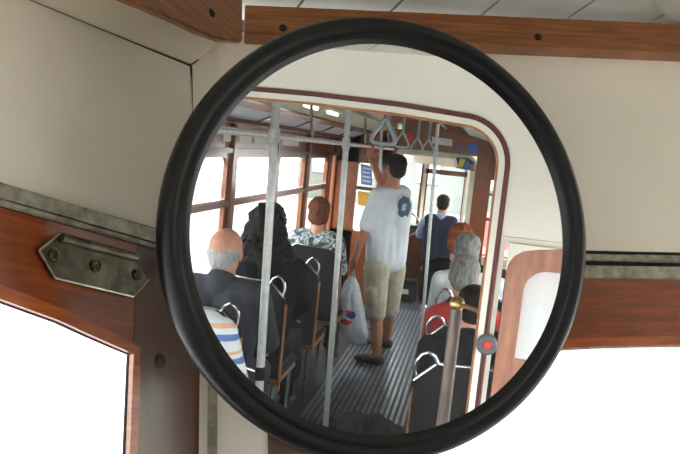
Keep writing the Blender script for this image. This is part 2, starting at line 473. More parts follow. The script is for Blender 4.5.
struct('trim_11', bm, simple('grime', (80, 74, 64), (50, 46, 40), .9))

# ceiling boards of the cab
zc = Z_TOP
def CZ(x, y, z): d = dr(x, y); return CAM + d*((z-CAM.z)/d.z)
b0, b1_ = CZ(500, 0, zc), CZ(485, 12, zc)
bd = (b0-b1_); bd.z = 0; bd.normalize(); bp = V((0, 0, 1)).cross(bd)
sp = abs((CZ(595, 0, zc)-b0).dot(bp))
bm = bmesh.new(); bmg = bmesh.new()
Mx = Matrix((bp, bd, V((0, 0, 1)))).transposed().to_4x4(); Mx.translation = V((b0.x, b0.y, zc))
nb = int(2.2/sp)+2
for k in range(-nb, nb):
    box(bm, (k*sp+.0015, -2.6, .0), ((k+1)*sp-.0015, 2.6, .012), Mx)
# clip to the cab
bmesh.ops.bisect_plane(bm, geom=bm.verts[:]+bm.edges[:]+bm.faces[:], plane_co=(0, 1.62, 0), plane_no=(0, 1, 0), clear_outer=True)
bmesh.ops.bisect_plane(bm, geom=bm.verts[:]+bm.edges[:]+bm.faces[:], plane_co=(1.72, 0, 0), plane_no=(1, 0, 0), clear_outer=True)
bmesh.ops.bisect_plane(bm, geom=bm.verts[:]+bm.edges[:]+bm.faces[:], plane_co=(-.58, 0, 0), plane_no=(-1, 0, 0), clear_outer=True)
bmesh.ops.bisect_plane(bm, geom=bm.verts[:]+bm.edges[:]+bm.faces[:], plane_co=R.pt(0, 0, -.04), plane_no=-R.n, clear_outer=True)
bmesh.ops.bisect_plane(bm, geom=bm.verts[:]+bm.edges[:]+bm.faces[:], plane_co=L.pt(0, 0, -.04), plane_no=-L.n, clear_outer=True)
struct('ceiling_cab', bm, ceil_board)
bm = bmesh.new(); box(bm, (-.6, -.1, zc+.013), (1.74, 1.62, zc+.03)); struct('ceiling_cab_back', bm, gap_m)
bm = bmesh.new()
P = [CZ(x, y, zc) for x, y in [(652, -4), (676, -4), (700, 22), (672, 19)]]
prism(bm, P, (0, 0, -.008)); struct('trim_12', bm, ceil_board, bevel=.001)

# floor, cab sides
bm = bmesh.new(); box(bm, (-.58, -.2, -.05), (1.75, 1.6, 0)); struct('floor_cab', bm, lino)

# ------------------------------------------------------------------ the reflecting glass with its black surround
c0 = CAM + B @ mc
ex = Nw.cross(V((0, 0, 1))).normalized(); ey = ex.cross(Nw)
if ey.z < 0: ey = -ey
mcen = c0 + ex*-.0165 + ey*.0015
mt = thing('round_mirror', mcen - Nw*.03, 'large round black-rimmed rear-view mirror on the cab corner pillar', 'mirror')
inv = Matrix.Translation(-(mcen - Nw*.03))
MM = inv @ axis_mat(mcen, Nw, ex)
bm = bmesh.new()
lathe(bm, [(.0965, -.006), (.1005, .0036), (.1028, .0062), (.1038, .0048), (.1048, .0046), (.1062, .0068), (.1085, .0076), (.1112, .0058), (.1128, .001), (.1132, -.006), (.1128, -.014), (.110, -.018), (.0965, -.018), (.0965, -.006)], MM, 128, .1776/.1132, .1712/.1132)
finish('rubber_rim', bm, rubber, mt, smooth=True)
bm = bmesh.new(); lathe(bm, [(0, 0), (1, 0)], MM, 128, .1600, .1546)
finish('mirror_glass', bm, mirror_m, mt)
bm = bmesh.new(); lathe(bm, [(0, -.019), (.9, -.019), (1, -.015)], MM, 96, .168, .162)
finish('back_shell', bm, rubber, mt, smooth='auto')
bm = bmesh.new()
pA = mcen - Nw*.016; pB = R.hit(300, 240, .0)
tube(bm, [inv @ pA, inv @ (pA-Nw*.012), inv @ pB], .009, 12)
lathe(bm, [(0, .006), (.02, .006), (.024, 0), (0, 0)], inv @ axis_mat(pB, R.n), 24)
finish('mounting_arm', bm, rubber, mt, smooth='auto')

# ------------------------------------------------------------------ metal plate on the left header
pc = L.hit(95, 265, .005)
pl = thing('window_catch_plate', pc, 'worn pointed metal plate with three screws on the varnished window header', 'metal plate')
ipl = Matrix.Translation(-pc)
out = [(38.5, 250), (59.5, 234.5), (60.5, 233), (138, 253.5), (133, 261), (149.5, 279), (134, 297.5), (56.5, 279.5)]
bm = bmesh.new()
P = [L.hit(x, y, .0075) for x, y in [(39, 250.5), (58.5, 237), (134, 258), (149, 279), (133.5, 296.5), (55.5, 278)]]
prism(bm, [ipl @ p for p in P], L.n*-.004); finish('plate', bm, nickel, pl, bevel=.0008)
bm = bmesh.new()   # raised rounded ridge along the top
r0, r1 = L.hit(61, 237.5, .0085), L.hit(136, 257.5, .0085)
tube(bm, [ipl @ r0, ipl @ r1], .0034, 14); finish('ridge', bm, nickel, pl, smooth='auto')
bm = bmesh.new()
for a, b in [((55.5, 278), (133.5, 296.5)), ((133.5, 296.5), (149, 279)), ((39, 250.5), (55.5, 278)), ((59.5, 234), (138, 254)), ((39, 250.5), (59.5, 234))]:
    tube(bm, [ipl @ L.hit(*a, .0078), ipl @ L.hit(*b, .0078)], .0008, 6)
finish('bright_rim', bm, nickel_edge, pl)
for x, y, an in ((54, 255, 1.2), (95.5, 265.5, .5), (137, 274.5, 1.5)):
    c = L.hit(x, y, .0078); M = ipl @ axis_mat(c, L.n, L.d)
    b1 = bmesh.new(); lathe(b1, [(0, .0014), (.0028, .0013), (.0038, .0004), (.0038, -.0006), (0, -.0006)], M, 20)
    s = finish('screw', b1, screw_m, pl, smooth='auto')
    b1 = bmesh.new(); box(b1, (-.003, -.0005, .0012), (.003, .0005, .0017), M @ Matrix.Rotation(an, 4, 'Z')); finish('screw_slot', b1, gap_m, s)
    b1 = bmesh.new(); lathe(b1, [(.0038, .0002), (.0048, .0006), (.0046, -.0006), (.0038, -.0006)], M, 20); finish('washer', b1, screw_m, s)
# dark plugged hole in the left post
bm = bmesh.new(); c = L.hit(160, 361, .0045); lathe(bm, [(0, .0008), (.0045, .0008), (.006, 0), (0, 0)], axis_mat(c, L.n, L.d), 20)
o = finish('hole_plug', bm, simple('plug', (44, 22, 16), (30, 14, 10), .5), None, smooth='auto'); tag(o, 'dark round plug in the varnished post below the metal plate', 'plug')

# ------------------------------------------------------------------ tram body: sides
XL, XR = 1.7, -.55
ZH = 1.70
def side_window(idx, X, y0, y1, sgn):
    """one bay: frame with a lower and an upper light"""
    cy = (y0+y1)/2; hw = (y1-y0)/2
    bm = bmesh.new()
    for (z0, z1, a0, a1, r) in ((.70, 1.375, .73, 1.345, .01), (1.375, 1.76, 1.40, 1.69, (.06, .06, .01, .01))):
        inner = round_rect(y0+.045, y1-.045, a0, a1, r)
        outer = []
        for (py, pz) in inner:
            ty = (py-cy)/(hw-.045); tz = (pz-(a0+a1)/2)/((a1-a0)/2)
            k = max(abs(ty), abs(tz), 1e-6); ty, tz = ty/k, tz/k
            outer.append((cy+ty*(hw-.003), (z0+z1)/2+tz*(z1-z0)/2))
        ring_slab(bm, [(X-sgn*.012, p[0], p[1]) for p in outer], [(X-sgn*.012, p[0], p[1]) for p in inner], (sgn*.03, 0, 0))
    w = struct('window_%d' % idx, bm, wood_s)
    bm = bmesh.new(); box(bm, (X-sgn*.024-.005, y0, 1.35), (X-sgn*.024+.005+.006*sgn, y1, 1.392)); struct('window_rail', bm, wood_h, parent=w, bevel=.002)
    bm = bmesh.new(); box(bm, (X-.004+sgn*.008, y0+.03, .70), (X+.0+sgn*.008, y1-.03, 1.74)); struct('window_pane', bm, pane_m, parent=w)
    bm = bmesh.new(); box(bm, (X-sgn*.045-.012, y0, .685), (X, y1, .705)) if sgn > 0 else box(bm, (X, y0, .685), (X+.045+.012, y1, .705))
    struct('window_sill', bm, wood_h, parent=w, bevel=.003)
    return w
POST = [1.62, 2.45, 3.5, 4.55, 5.6, 6.68, 7.7, 8.0]
wi = 3
for X, sgn, nm in ((XL, 1, 'left'), (XR, -1, 'right')):
    bm = bmesh.new()
    box(bm, (min(X, X+sgn*.04), -.1 if sgn > 0 else 1.0, 0), (max(X, X+sgn*.04), 9.6, .69)); struct('wall_'+nm, bm, wood_dark)
    bm = bmesh.new()
    box(bm, (min(X, X+sgn*.04), -.1 if sgn > 0 else 1.0, 1.745), (max(X, X+sgn*.04), 9.6, 2.35)); struct('wall_%s_upper' % nm, bm, wood_s)
    for i, (ya, yb) in enumerate(zip(POST, POST[1:-1])):
        side_window(wi, X, ya+.05, yb-.05, sgn); wi += 1
    for k, y in enumerate(POST[1:]):
        bm = bmesh.new(); box(bm, (min(X-sgn*.035, X+sgn*.04), y-.05, 0), (max(X-sgn*.035, X+sgn*.04), y+.05, 1.95))
        struct('trim_%d' % (20+k+(10 if sgn < 0 else 0)), bm, wood_s, bevel=.008)
    bm = bmesh.new(); box(bm, (min(X-sgn*.03, X), 1.62, 1.72), (max(X-sgn*.03, X), 8.0, 1.755)); struct('trim_%d' % (40+(sgn > 0)), bm, wood_h, bevel=.004)
    bm = bmesh.new(); box(bm, (min(X-sgn*.22, X), 1.62, 1.925), (max(X-sgn*.22, X), 8.0, 1.955)); struct('trim_%d' % (42+(sgn > 0)), bm, wood_dark, bevel=.006)
    # ceiling side: pale panels between ribs
    def cx(v): return v if sgn > 0 else 1.15-v
    bm = bmesh.new()
    prism(bm, [(cx(1.49), 1.62, 1.95), (cx(1.35), 1.62, 2.022), (cx(1.35), 1.62, 2.034), (cx(1.49), 1.62, 1.962)], (0, 6.38, 0)); struct('ceiling_panel_'+nm, bm, ceil_panel)
    bm = bmesh.new()
    for y in [1.75+.9*k for k in range(8)]:
        prism(bm, [(cx(1.50), y-.03, 1.935), (cx(1.34), y-.03, 2.017), (cx(1.34), y-.03, 2.03), (cx(1.50), y-.03, 1.95)], (0, .06, 0))
    struct('trim_%d' % (44+(sgn > 0)), bm, wood_dark)
    bm = bmesh.new(); prism(bm, [(cx(1.36), 1.62, 2.012), (cx(1.24), 1.62, 2.03), (cx(1.24), 1.62, 2.05), (cx(1.36), 1.62, 2.04)], (0, 6.38, 0)); struct('trim_%d' % (46+(sgn > 0)), bm, wood_s)
    bm = bmesh.new(); prism(bm, [(cx(1.25), 1.62, 2.04), (cx(.98), 1.62, 2.10), (cx(.98), 1.62, 2.12), (cx(1.25), 1.62, 2.06)], (0, 6.38, 0)); struct('ceiling_'+nm, bm, ceil_green)
    bm = bmesh.new(); prism(bm, [(cx(1.73), 1.62, 2.06), (cx(1.25), 1.62, 2.06), (cx(1.25), 1.62, 2.09), (cx(1.73), 1.62, 2.09)], (0, 7.98, 0)); struct('ceiling_outer_'+nm, bm, wood_dark)
bm = bmesh.new(); prism(bm, [(1.0, 1.62, 2.10), (.85, 1.62, 2.2), (.3, 1.62, 2.2), (.15, 1.62, 2.10), (.15, 1.62, 2.13), (.3, 1.62, 2.23), (.85, 1.62, 2.23), (1.0, 1.62, 2.13)], (0, 7.98, 0)); struct('ceiling_centre', bm, wood_dark)
bm = bmesh.new()
for y in [2.2+.9*k for k in range(7)]: box(bm, (.2, y-.025, 2.165), (.95, y+.025, 2.2))
struct('trim_50', bm, wood_s)
# cab left side window, open light above dado
side_window(16, XL, .55, 1.6, 1)
# ceiling lamps
words = ('first', 'second', 'third', 'fourth')
for side in (0, 1):
    for i, px in enumerate(((250, 102.5), (287, 105), (311, 108), (333, 110))):
        c = SX(px[0], px[1], 1.05); x = 1.05 if side == 0 else 1.15-1.05
        lab = '%s small ceiling lamp from the bulkhead above the %s seats' % (words[i], ('left-hand', 'right-hand')[side])
        o = thing('ceiling_light', (x, c.y, 2.085), lab, 'ceiling light', 'small tram ceiling lamps')
        hl_ = (.12, .13, .15, .15)[i]
        bm = bmesh.new(); box(bm, (-.03, -hl_-.02, -.012), (.03, hl_+.02, .012)); finish('housing', bm, white_p, o, bevel=.003)
        bm = bmesh.new(); tube(bm, [(0, -hl_, -.022), (0, hl_, -.022)], .012, 10); finish('tube', bm, lamp_m, o, smooth='auto')

for y0, y1, lab in ((4.36, 4.93, 'wide pale advertising card above the left windows, nearest the mirror'), (5.0, 5.36, 'narrower pale advertising card above the left windows'), (5.75, 6.3, 'pale advertising card above the left windows, farthest one')):
    bm = bmesh.new(); box(bm, (-.006, -(y1-y0)/2, -.042), (.0, (y1-y0)/2, .042)); o = finish('advertising_card', bm, white_p, None, bevel=.001)
    o.location = (1.70, (y0+y1)/2, 1.84); tag(o, lab, 'card')

# saloon floor: ribbed slats down the gangway
bm = bmesh.new(); box(bm, (XR-.03, 1.6, -.05), (XL+.05, 9.6, 0)); struct('floor', bm, floor_dark)
bm = bmesh.new()
x = .17
while x < .98:
    prism(bm, [(x, 1.62, 0), (x+.004, 1.62, .008), (x+.020, 1.62, .008), (x+.024, 1.62, 0)], (0, 6.3, 0)); x += .042
struct('trim_51', bm, rib_m)

# ------------------------------------------------------------------ near bulkhead with the rounded opening
YB = 1.6
def opening(off):
    return round_rect(-.067+off, 1.34-off, -.2, 1.972-off, (.10, .115-off if off < .1 else .02, 0, 0), 12)
def bpath(off):
    x0, x1, zt, r = -.067+off, 1.34-off, 1.970-off, .115-off
    pts = [(x0, 0.0), (x0, zt-r-.02)]
    for k in range(1, 13):
        t = PI-PI/2*k/12; pts.append((x0+r+r*math.cos(t), zt-r-.02+ (r)*math.sin(t)))
    pts += [(.2, zt-.008), (.4, zt-.001), (.7, zt), (1.0, zt-.001)]
    for k in range(0, 13):
        t = PI/2-PI/2*k/12; pts.append((x1-r+r*math.cos(t), zt-r-.01+r*math.sin(t)))
    pts += [(x1, 0.0)]
    return pts
def bband(name, o0, o1, ya, yb, m, bev=0):
    bm = bmesh.new(); A, C_ = bpath(o0), bpath(o1)
    ring_slab(bm, [(p[0], ya, p[1]) for p in A], [(p[0], ya, p[1]) for p in C_], (0, yb-ya, 0), closed=False)
    return struct(name, bm, m)
bband('trim_60', .000, .0125, YB-.003, YB+.02, red_line)
bband('trim_61', .0125, .026, YB-.008, YB+.03, white_p)
bband('trim_62', .026, .031, YB-.004, YB+.04, wood_tan)
# cream wall above and beside the opening
bm = bmesh.new(); A = bpath(0); 
Cc = []
for (px, pz) in A: Cc.append(None)
outer = []
n = len(A)
for i, (px, pz) in enumerate(A):
    if i < 2: outer.append((-.078, pz))
    elif i < 8: outer.append((-.078, pz))
    elif i > n-8: outer.append((1.72, pz))
    else: outer.append((px, 2.45))
outer[7] = (-.078, A[7][1]); 
# corner quads need the true corner
ring_slab(bm, [(p[0], YB, p[1]) for p in outer], [(p[0], YB, p[1]) for p in A], (0, .03, 0), closed=False)
prism(bm, [(-.078, YB, A[7][1]), (-.078, YB, 2.45), (A[8][0], YB, 2.45)], (0, .03, 0))
k = n-8
prism(bm, [(A[k][0], YB, 2.45), (1.72, YB, 2.45), (1.72, YB, A[k+1][1])], (0, .03, 0))
box(bm, (-.58, YB, 1.665), (-.078, YB+.03, 2.45))
prism(bm, [(-.086, YB-.0135, 1.667), (-.086, YB-.0135, 1.600), (-.090, YB-.0135, 1.622), (-.100, YB-.0135, 1.639), (-.118, YB-.0135, 1.652), (-.15, YB-.0135, 1.660), (-.20, YB-.0135, 1.667)], (0, .0135, 0))
struct('wall_bulkhead', bm, white_p)
bm = bmesh.new(); box(bm, (-.56, YB-.0008, 1.679), (-.07, YB, 1.681)); struct('trim_63', bm, strip_m)
# wooden framed window in the bulkhead
bm = bmesh.new()
for (z0, z1, a0, a1, r) in ((1.36, 1.665, 1.40, 1.612, (.05, .03, .004, .004)), (.90, 1.36, .96, 1.325, .01)):
    inner = round_rect(-.50, -.13, a0, a1, r); outer_ = []
    for px, pz in inner:
        tx = (px+.315)/.185; tz = (pz-(a0+a1)/2)/((a1-a0)/2); k = max(abs(tx), abs(tz)); tx, tz = tx/k, tz/k
        outer_.append((-.319+tx*.231, (z0+z1)/2+tz*(z1-z0)/2))
    ring_slab(bm, [(p[0], YB-.012, p[1]) for p in outer_], [(p[0], YB-.012, p[1]) for p in inner], (0, .04, 0))
box(bm, (-.55, YB-.012, 0), (-.088, YB+.028, .90))
wd = struct('window_17', bm, wood_f)
bm = bmesh.new(); box(bm, (-.52, YB, .94), (-.11, YB+.004, 1.64)); struct('window_pane', bm, glass_mat('hazy_glass', dirt=.5), parent=wd)
# stop button on the opening trim
bc = V((-.0645, YB-.008, 1.426))
bt = thing('stop_button', bc, 'round grey push button with a red centre on the bulkhead opening trim', 'button')
bm = bmesh.new(); lathe(bm, [(0, .012), (.020, .012), (.0245, .008), (.0245, 0), (0, 0)], axis_mat((0, 0, 0), (0, -1, 0)), 32); finish('housing', bm, simple('button_grey', (84, 86, 90), (66, 68, 72), .4), bt, smooth='auto')
bm = bmesh.new(); lathe(bm, [(0, .017), (.007, .016), (.0095, .012), (0, .012)], axis_mat((0, 0, 0), (0, -1, 0)), 24); finish('button_cap', bm, simple('button_red', (214, 40, 34), (190, 28, 26), .35), bt, smooth='auto')
bm = bmesh.new()
tube(bm, [(.002, 0, .022), (.002, .0, .06), (.0, .006, .2)], .0028, 8); tube(bm, [(0, 0, -.022), (0, 0, -.10), (0, .006, -.3)], .0028, 8)
finish('cable', bm, simple('cable_brown', (110, 44, 40), (84, 30, 28), .5), bt)
# grab post with brass ball
pt_ = SY(457, 304, 1.72)
gp = thing('grab_post', (pt_.x, 1.72, 0), 'dark wooden grab post with a brass ball beside the bulkhead opening', 'grab post')
bot_ = SY(437, 425, 1.72)
bm = bmesh.new(); lathe(bm, [(0, 0), (.0155, 0), (.0165, .9), (.0155, pt_.z-.02), (.012, pt_.z-.005), (0, pt_.z-.005)], Matrix.Identity(4), 20); finish('post', bm, simple('grey_brown_wood', (112, 88, 78), (74, 56, 50), .35, 0, 14, coat=.3), gp, smooth='auto')
bm = bmesh.new(); ell(bm, (0, 0, pt_.z), .0195, nu=24, nv=16); finish('brass_ball', bm, brass, gp, smooth=True)
be = SY(479, 311, 1.63)-V((pt_.x, 1.72, 0)); bm = bmesh.new(); tube(bm, [(0, 0, pt_.z), be, be+V((-.004, -.02, 0))], [.006, .006, .009], 12); finish('bracket', bm, brass, gp, smooth='auto')
bm = bmesh.new(); lathe(bm, [(0, .02), (.03, .018), (.034, 0), (0, 0)], Matrix.Identity(4), 20); finish('floor_flange', bm, brass, gp, smooth='auto')

# ------------------------------------------------------------------ far bulkhead and driver's cab
YF = 8.0
def fpt(x, y, Y=YF): return SY(x, y, Y)
# brown left part with a window holding notices
wx = [fpt(355, 185).x, fpt(377, 185).x]
bm = bmesh.new()
xa, xb = fpt(376, 190).x, fpt(356, 190).x      # xa < xb
zt, zb = fpt(365, 163).z, fpt(365, 232).z
cxm, czm = (xa+xb)/2, (zt+zb)/2
inner = round_rect(xa, xb, zb, zt, .04)
xo0, xo1 = fpt(396, 190).x, XL
outer_ = []
for px, pz in inner:
    tx = (px-cxm)/((xb-xa)/2); tz = (pz-czm)/((zt-zb)/2); k = max(abs(tx), abs(tz)); tx, tz = tx/k, tz/k
    outer_.append((xo0 if tx <= -.999 else xo1 if tx >= .999 else xa+(tx+1)/2*(xb-xa), .0 if tz <= -.999 else 2.1 if tz >= .999 else zb+(tz+1)/2*(zt-zb)))
ring_slab(bm, [(p[0], YF, p[1]) for p in outer_], [(p[0], YF, p[1]) for p in inner], (0, .04, 0))
for (qx0, qx1, qz0, qz1) in ((xo0, xa, zt, 2.1), (xb, xo1, zt, 2.1), (xo0, xa, 0, zb), (xb, xo1, 0, zb)):
    box(bm, (qx0, YF, qz0), (qx1, YF+.039, qz1))
fw_ = struct('wall_far', bm, wood_s)
zr = fpt(365, 188.5).z
bm = bmesh.new(); box(bm, (xa, YF-.005, zr-.02), (xb, YF+.03, zr+.02)); struct('trim_70', bm, wood_h)
bm = bmesh.new(); box(bm, (xa-.01, YF+.015, zb-.01), (xb+.01, YF+.02, zt+.01)); struct('window_18', bm, pane_m)
# arch frame of the far opening (cream) with rounded corner at picture right
def arch(off):
    xl, xr, zt_ = fpt(397, 150).x-off, fpt(475, 175).x+off, 1.875-off
    r = .10-off*.5
    pts = [(xr, 0), (xr, zt_-r)]
    for k in range(1, 9):
        t = PI-PI/2*k/8; pts.append((xr+r+r*math.cos(t), zt_-r+r*math.sin(t)))
    pts += [((xl+xr)/2, zt_+.006), (xl-.03, zt_), (xl, zt_-.03), (xl, 0)]
    return pts
bm = bmesh.new(); ring_slab(bm, [(p[0], YF-.01, p[1]) for p in arch(0)], [(p[0], YF-.01, p[1]) for p in arch(.06)], (0, .05, 0), closed=False)
struct('door_1', bm, paint('far_cream', (196, 190, 166)))
# header over the opening, right-hand post and window
xr0 = fpt(475, 175).x
bm = bmesh.new(); box(bm, (XR, YF, 1.87), (xo0, YF+.04, 2.2)); struct('wall_far_header', bm, wood_s)
bm = bmesh.new(); xw0, xw1 = fpt(487.5, 210).x, fpt(497, 210).x-.12
box(bm, (xw0, YF, 0), (xr0, YF+.04, 1.88)); box(bm, (XR, YF, 0), (xw0, YF+.04, .62)); box(bm, (XR, YF, 1.62), (xw0, YF+.04, 1.88))
box(bm, (XR, YF+.005, 1.15), (xw0, YF+.035, 1.19)); box(bm, (XR, YF+.005, 1.44), (xw0, YF+.035, 1.47))
struct('wall_far_right', bm, wood_s)
bm = bmesh.new(); box(bm, (XR, YF+.018, .6), (xw0, YF+.022, 1.64)); struct('window_19', bm, pane_m)
# end wall with windscreen
YE = 9.3
def ept(x, y): return SY(x, y, YE)
bm = bmesh.new()
zws0, zws1 = ept(447, 252).z, ept(447, 173).z
xs0, xs1 = ept(463, 200).x, ept(424, 200).x
for (x0, x1) in ((XR-.04, -.5), (xs0-.035, xs0), (xs1, xs1+.05), (1.32, 1.40), (1.68, XL+.04)):
    box(bm, (x0, YE-.003, .5), (x1, YE+.037, 2.1))
box(bm, (XR-.04, YE, 0), (XL+.04, YE+.04, zws0)); box(bm, (XR-.04, YE, zws1+.085), (XL+.04, YE+.04, 2.2))
struct('wall_front', bm, paint('front_cream', (206, 200, 178)))
bm = bmesh.new(); box(bm, (xs0-.02, YE-.02, zws1-.03), (xs1+.02, YE, zws1+.035)); box(bm, (xs0-.02, YE-.02, zws0-.02), (xs1+.02, YE, zws0+.03)); box(bm, (xs1+.05, YE-.02, .55), (xs1+.075, YE, zws1+.09)); box(bm, (xs1-.02, YE-.02, .55), (xs1, YE, zws1+.09)); box(bm, (xs0, YE-.02, .55), (xs0+.015, YE, zws1+.09)); struct('trim_71', bm, wood_dark)
bm = bmesh.new(); box(bm, (XR, YE+.016, .6), (XL, YE+.022, 2.05)); struct('window_20', bm, pane_m)
for X in (XL, XR):
    bm = bmesh.new(); box(bm, (X-.02, YF+.04, 0), (X+.02, YE, .8)); box(bm, (X-.02, YF+.04, 1.7), (X+.02, YE, 2.1)); struct('wall_front_cab_%s' % ('left' if X > 0 else 'right'), bm, wood_s)
bm = bmesh.new(); box(bm, (XR-.03, 9.3, -.05), (XL+.05, 9.6, 0)); struct('floor_front', bm, floor_dark)
# driver's console
cxp = SY(412, 255, 8.6)
cn = thing('driver_console', (.75, 9.0, 0), 'dark control console with a hand wheel ahead of the driver in navy', 'console')
bm = bmesh.new(); box(bm, (-.25, -.1, 0), (.25, .2, .86)); finish('cabinet', bm, wood_dark, cn, bevel=.01)
bm = bmesh.new(); box(bm, (-.27, -.13, .86), (.27, .22, .90)); finish('top', bm, black_vinyl, cn, bevel=.01)
bm = bmesh.new(); 
tube(bm, [(.08+.15*math.cos(t), -.2, .92+.15*math.sin(t)) for t in [2*PI*k/24 for k in range(25)]], .011, 8); finish('hand_wheel', bm, chrome, cn, smooth='auto')
bm = bmesh.new(); tube(bm, [(.08, -.2, .92), (.08, -.1, .9)], .02, 10); tube(bm, [(-.07, -.2, .92), (.23, -.2, .92)], .007, 8); tube(bm, [(.08, -.2, .77), (.08, -.2, 1.07)], .007, 8); finish('wheel_hub', bm, chrome, cn, smooth='auto')
# box with a white label on the floor by the console
bx = SZ(407, 298, 0)
fb = thing('equipment_box', (bx.x+.02, bx.y-.1, 0), 'black box with a cream label on the gangway floor before the driver', 'box')
bm = bmesh.new(); box(bm, (-.14, -.1, 0), (.14, .12, .26)); finish('case', bm, black_vinyl, fb, bevel=.01)
bm = bmesh.new(); box(bm, (-.045, -.103, .09), (.06, -.1, .15)); finish('paper_label', bm, white_p, fb)
# posters and notices
def flat(name, pix, Y, m, label, cat, th=.004, group=None):
    P = [SY(x, y, Y) for x, y in pix]; c = sum(P, V((0, 0, 0)))/len(P)
    bm = bmesh.new(); prism(bm, [p-c for p in P], (0, th, 0)); o = finish(name, bm, m, None); o.location = c
    return tag(o, label, cat, group)
def blk(name, c, r=.6): return simple(name, c, tuple(int(v*.9) for v in c), r)
nb_ = flat('notice', [(361, 164), (372, 166), (372, 186), (361, 184)], YF+.006, blk('notice_blue', (112, 138, 196)), 'blue and white paper notice in the far window left of the standing man', 'notice')
for k in range(4):
    P = [SY(x, y, YF+.005) for x, y in [(362.5, 167+k*4.2), (370.5, 168.6+k*4.2), (370.5, 170+k*4.2), (362.5, 168.4+k*4.2)]]
    bm = bmesh.new(); prism(bm, [p-nb_.location for p in P], (0, .002, 0)); finish('white_line', bm, blk('notice_white%d' % k, (222, 226, 232)), nb_)
flat('notice', [(358, 191), (371, 193), (370, 207), (358, 205)], YF+.008, blk('notice_yellow', (226, 168, 60)), 'orange-yellow panel low in the far window left of the standing man', 'notice')
flat('notice', [(432, 136.5), (452.5, 139.5), (452, 146.5), (432, 143.5)], YF-.004, blk('notice_cream', (214, 210, 204)), 'small cream rectangular notice above the far opening', 'notice')
flat('sticker', [(406, 134), (413, 135), (413, 142), (406, 141)], YF-.004, blk('sticker_red', (204, 52, 56)), 'small red sticker on the brown header behind the hanging straps', 'sticker')
flat('sticker', [(456, 144), (465, 145), (463, 151), (455, 149)], YF-.004, blk('sticker_mauve', (130, 92, 120)), 'small mauve sticker on the brown header, left of the bright blue one', 'sticker')
flat('sticker', [(467, 143.5), (477, 145), (478, 152), (470, 153)], YF-.004, blk('sticker_blue', (54, 110, 206)), 'bright blue sticker at the right end of the brown header', 'sticker')
ps = flat('number_board', [(452, 157), (468, 158), (474, 162), (474, 171), (456, 168)], YF-.014, blk('board_dark', (40, 44, 50)), 'dark board with white, yellow and blue shapes at the arch corner', 'sign')
for nm, pix, c in (('white_patch', [(452.5, 157.5), (456, 157.8), (458, 167), (455, 166)], (232, 234, 226)), ('yellow_patch', [(460, 158.5), (466, 159.5), (462, 168), (458, 167)], (222, 190, 70)), ('blue_patch', [(463, 168), (467, 160), (470, 162), (470, 170)], (70, 120, 190)), ('pink_patch', [(470.5, 164), (473.5, 164.5), (473.5, 170), (470.5, 169.5)], (186, 120, 132))):
    P = [SY(x, y, YF-.016) for x, y in pix]; bm = bmesh.new(); prism(bm, [p-ps.location for p in P], (0, .002, 0)); finish(nm, bm, blk(nm, c), ps)

# ------------------------------------------------------------------ grab rail, poles and straps
RX = .97
rt = thing('grab_rail', (RX, 1.7, 1.862), 'long grey ceiling grab rail running above the left-hand seats', 'grab rail')
bm = bmesh.new(); tube(bm, [(0, 0, 0), (0, 5.95, 0)], .0155, 14); finish('rail', bm, pole_m, rt, smooth='auto')
for k, y in enumerate((.6, 2.2, 4.1, 5.6)):
    bm = bmesh.new(); tube(bm, [(0, y, 0), (.03, y, .245)], .009, 10); finish('bracket', bm, chrome, rt, smooth='auto')
SXR = .42
sr = thing('strap_rail', (SXR, 2.2, 2.15), 'slim grey ceiling rail carrying the hanging straps', 'grab rail')
bm = bmesh.new(); tube(bm, [(0, 0, 0), (0, 5.7, 0)], .012, 12); finish('rail', bm, pole_m, sr, smooth='auto')
for y in (.3, 2.6, 5.2):
    bm = bmesh.new(); tube(bm, [(0, y, 0), (0, y, .055)], .007, 8); finish('bracket', bm, chrome, sr, smooth='auto')
def pole(xt, yt, xb_, yb_, Y, r, label, z0=0.0, z1=None, group='vertical grab poles'):
    a, b = SY(xt, yt, Y), SY(xb_, yb_, Y)
    k = (a.x-b.x)/(a.z-b.z)
    z1 = z1 or 2.06
    base = V((b.x+(z0-b.z)*k, Y, z0)); top = V((b.x+(z1-b.z)*k, Y, z1))
    o = thing('grab_pole', base, label, 'grab pole', group)
    bm = bmesh.new(); tube(bm, [(0, 0, 0), top-base], r, 16); finish('tube', bm, pole_m, o, smooth='auto')
    bm = bmesh.new(); lathe(bm, [(0, .02), (r*2.2, .018), (r*2.6, 0), (0, 0)], Matrix.Identity(4), 20); finish('floor_flange', bm, chrome, o, smooth='auto')
    bm = bmesh.new(); zc_ = 1.862; c = (top-base)*((zc_-z0)/(z1-z0)); lathe(bm, [(r, -.03), (r*1.35, -.028), (r*1.35, .028), (r, .03)], axis_mat(c, top-base), 16); finish('collar', bm, pole_m, o, smooth='auto')
    return o, base, top
p1, b_, t_ = pole(276, 105, 261, 360, 2.8, .0185, 'thick grey grab pole standing nearest the bulkhead, beside the bald man')
c = SY(260, 373, 2.8)-b_
bm = bmesh.new(); lathe(bm, [(.0185, -.03), (.026, -.028), (.026, .028), (.0185, .03)], axis_mat(c, t_-b_), 16); finish('joint', bm, black_vinyl, p1, smooth='auto')
bm = bmesh.new(); e1 = SY(222, 359.5, 2.75)-b_; tube(bm, [c, e1, e1+V((.3, -.02, .02))], .008, 10); finish('cross_bar', bm, chrome, p1, smooth='auto')
pole(348, 118, 338, 255, 3.9, .0175, 'grey grab pole standing between the nearest pole and the standing man')
pole(436, 150, 425, 290, 4.9, .0125, 'slim pale grab pole standing in front of the driver in navy')
pole(382, 125, 379.5, 185, 6.5, .015, 'grey grab pole just beyond the standing man, behind his head')
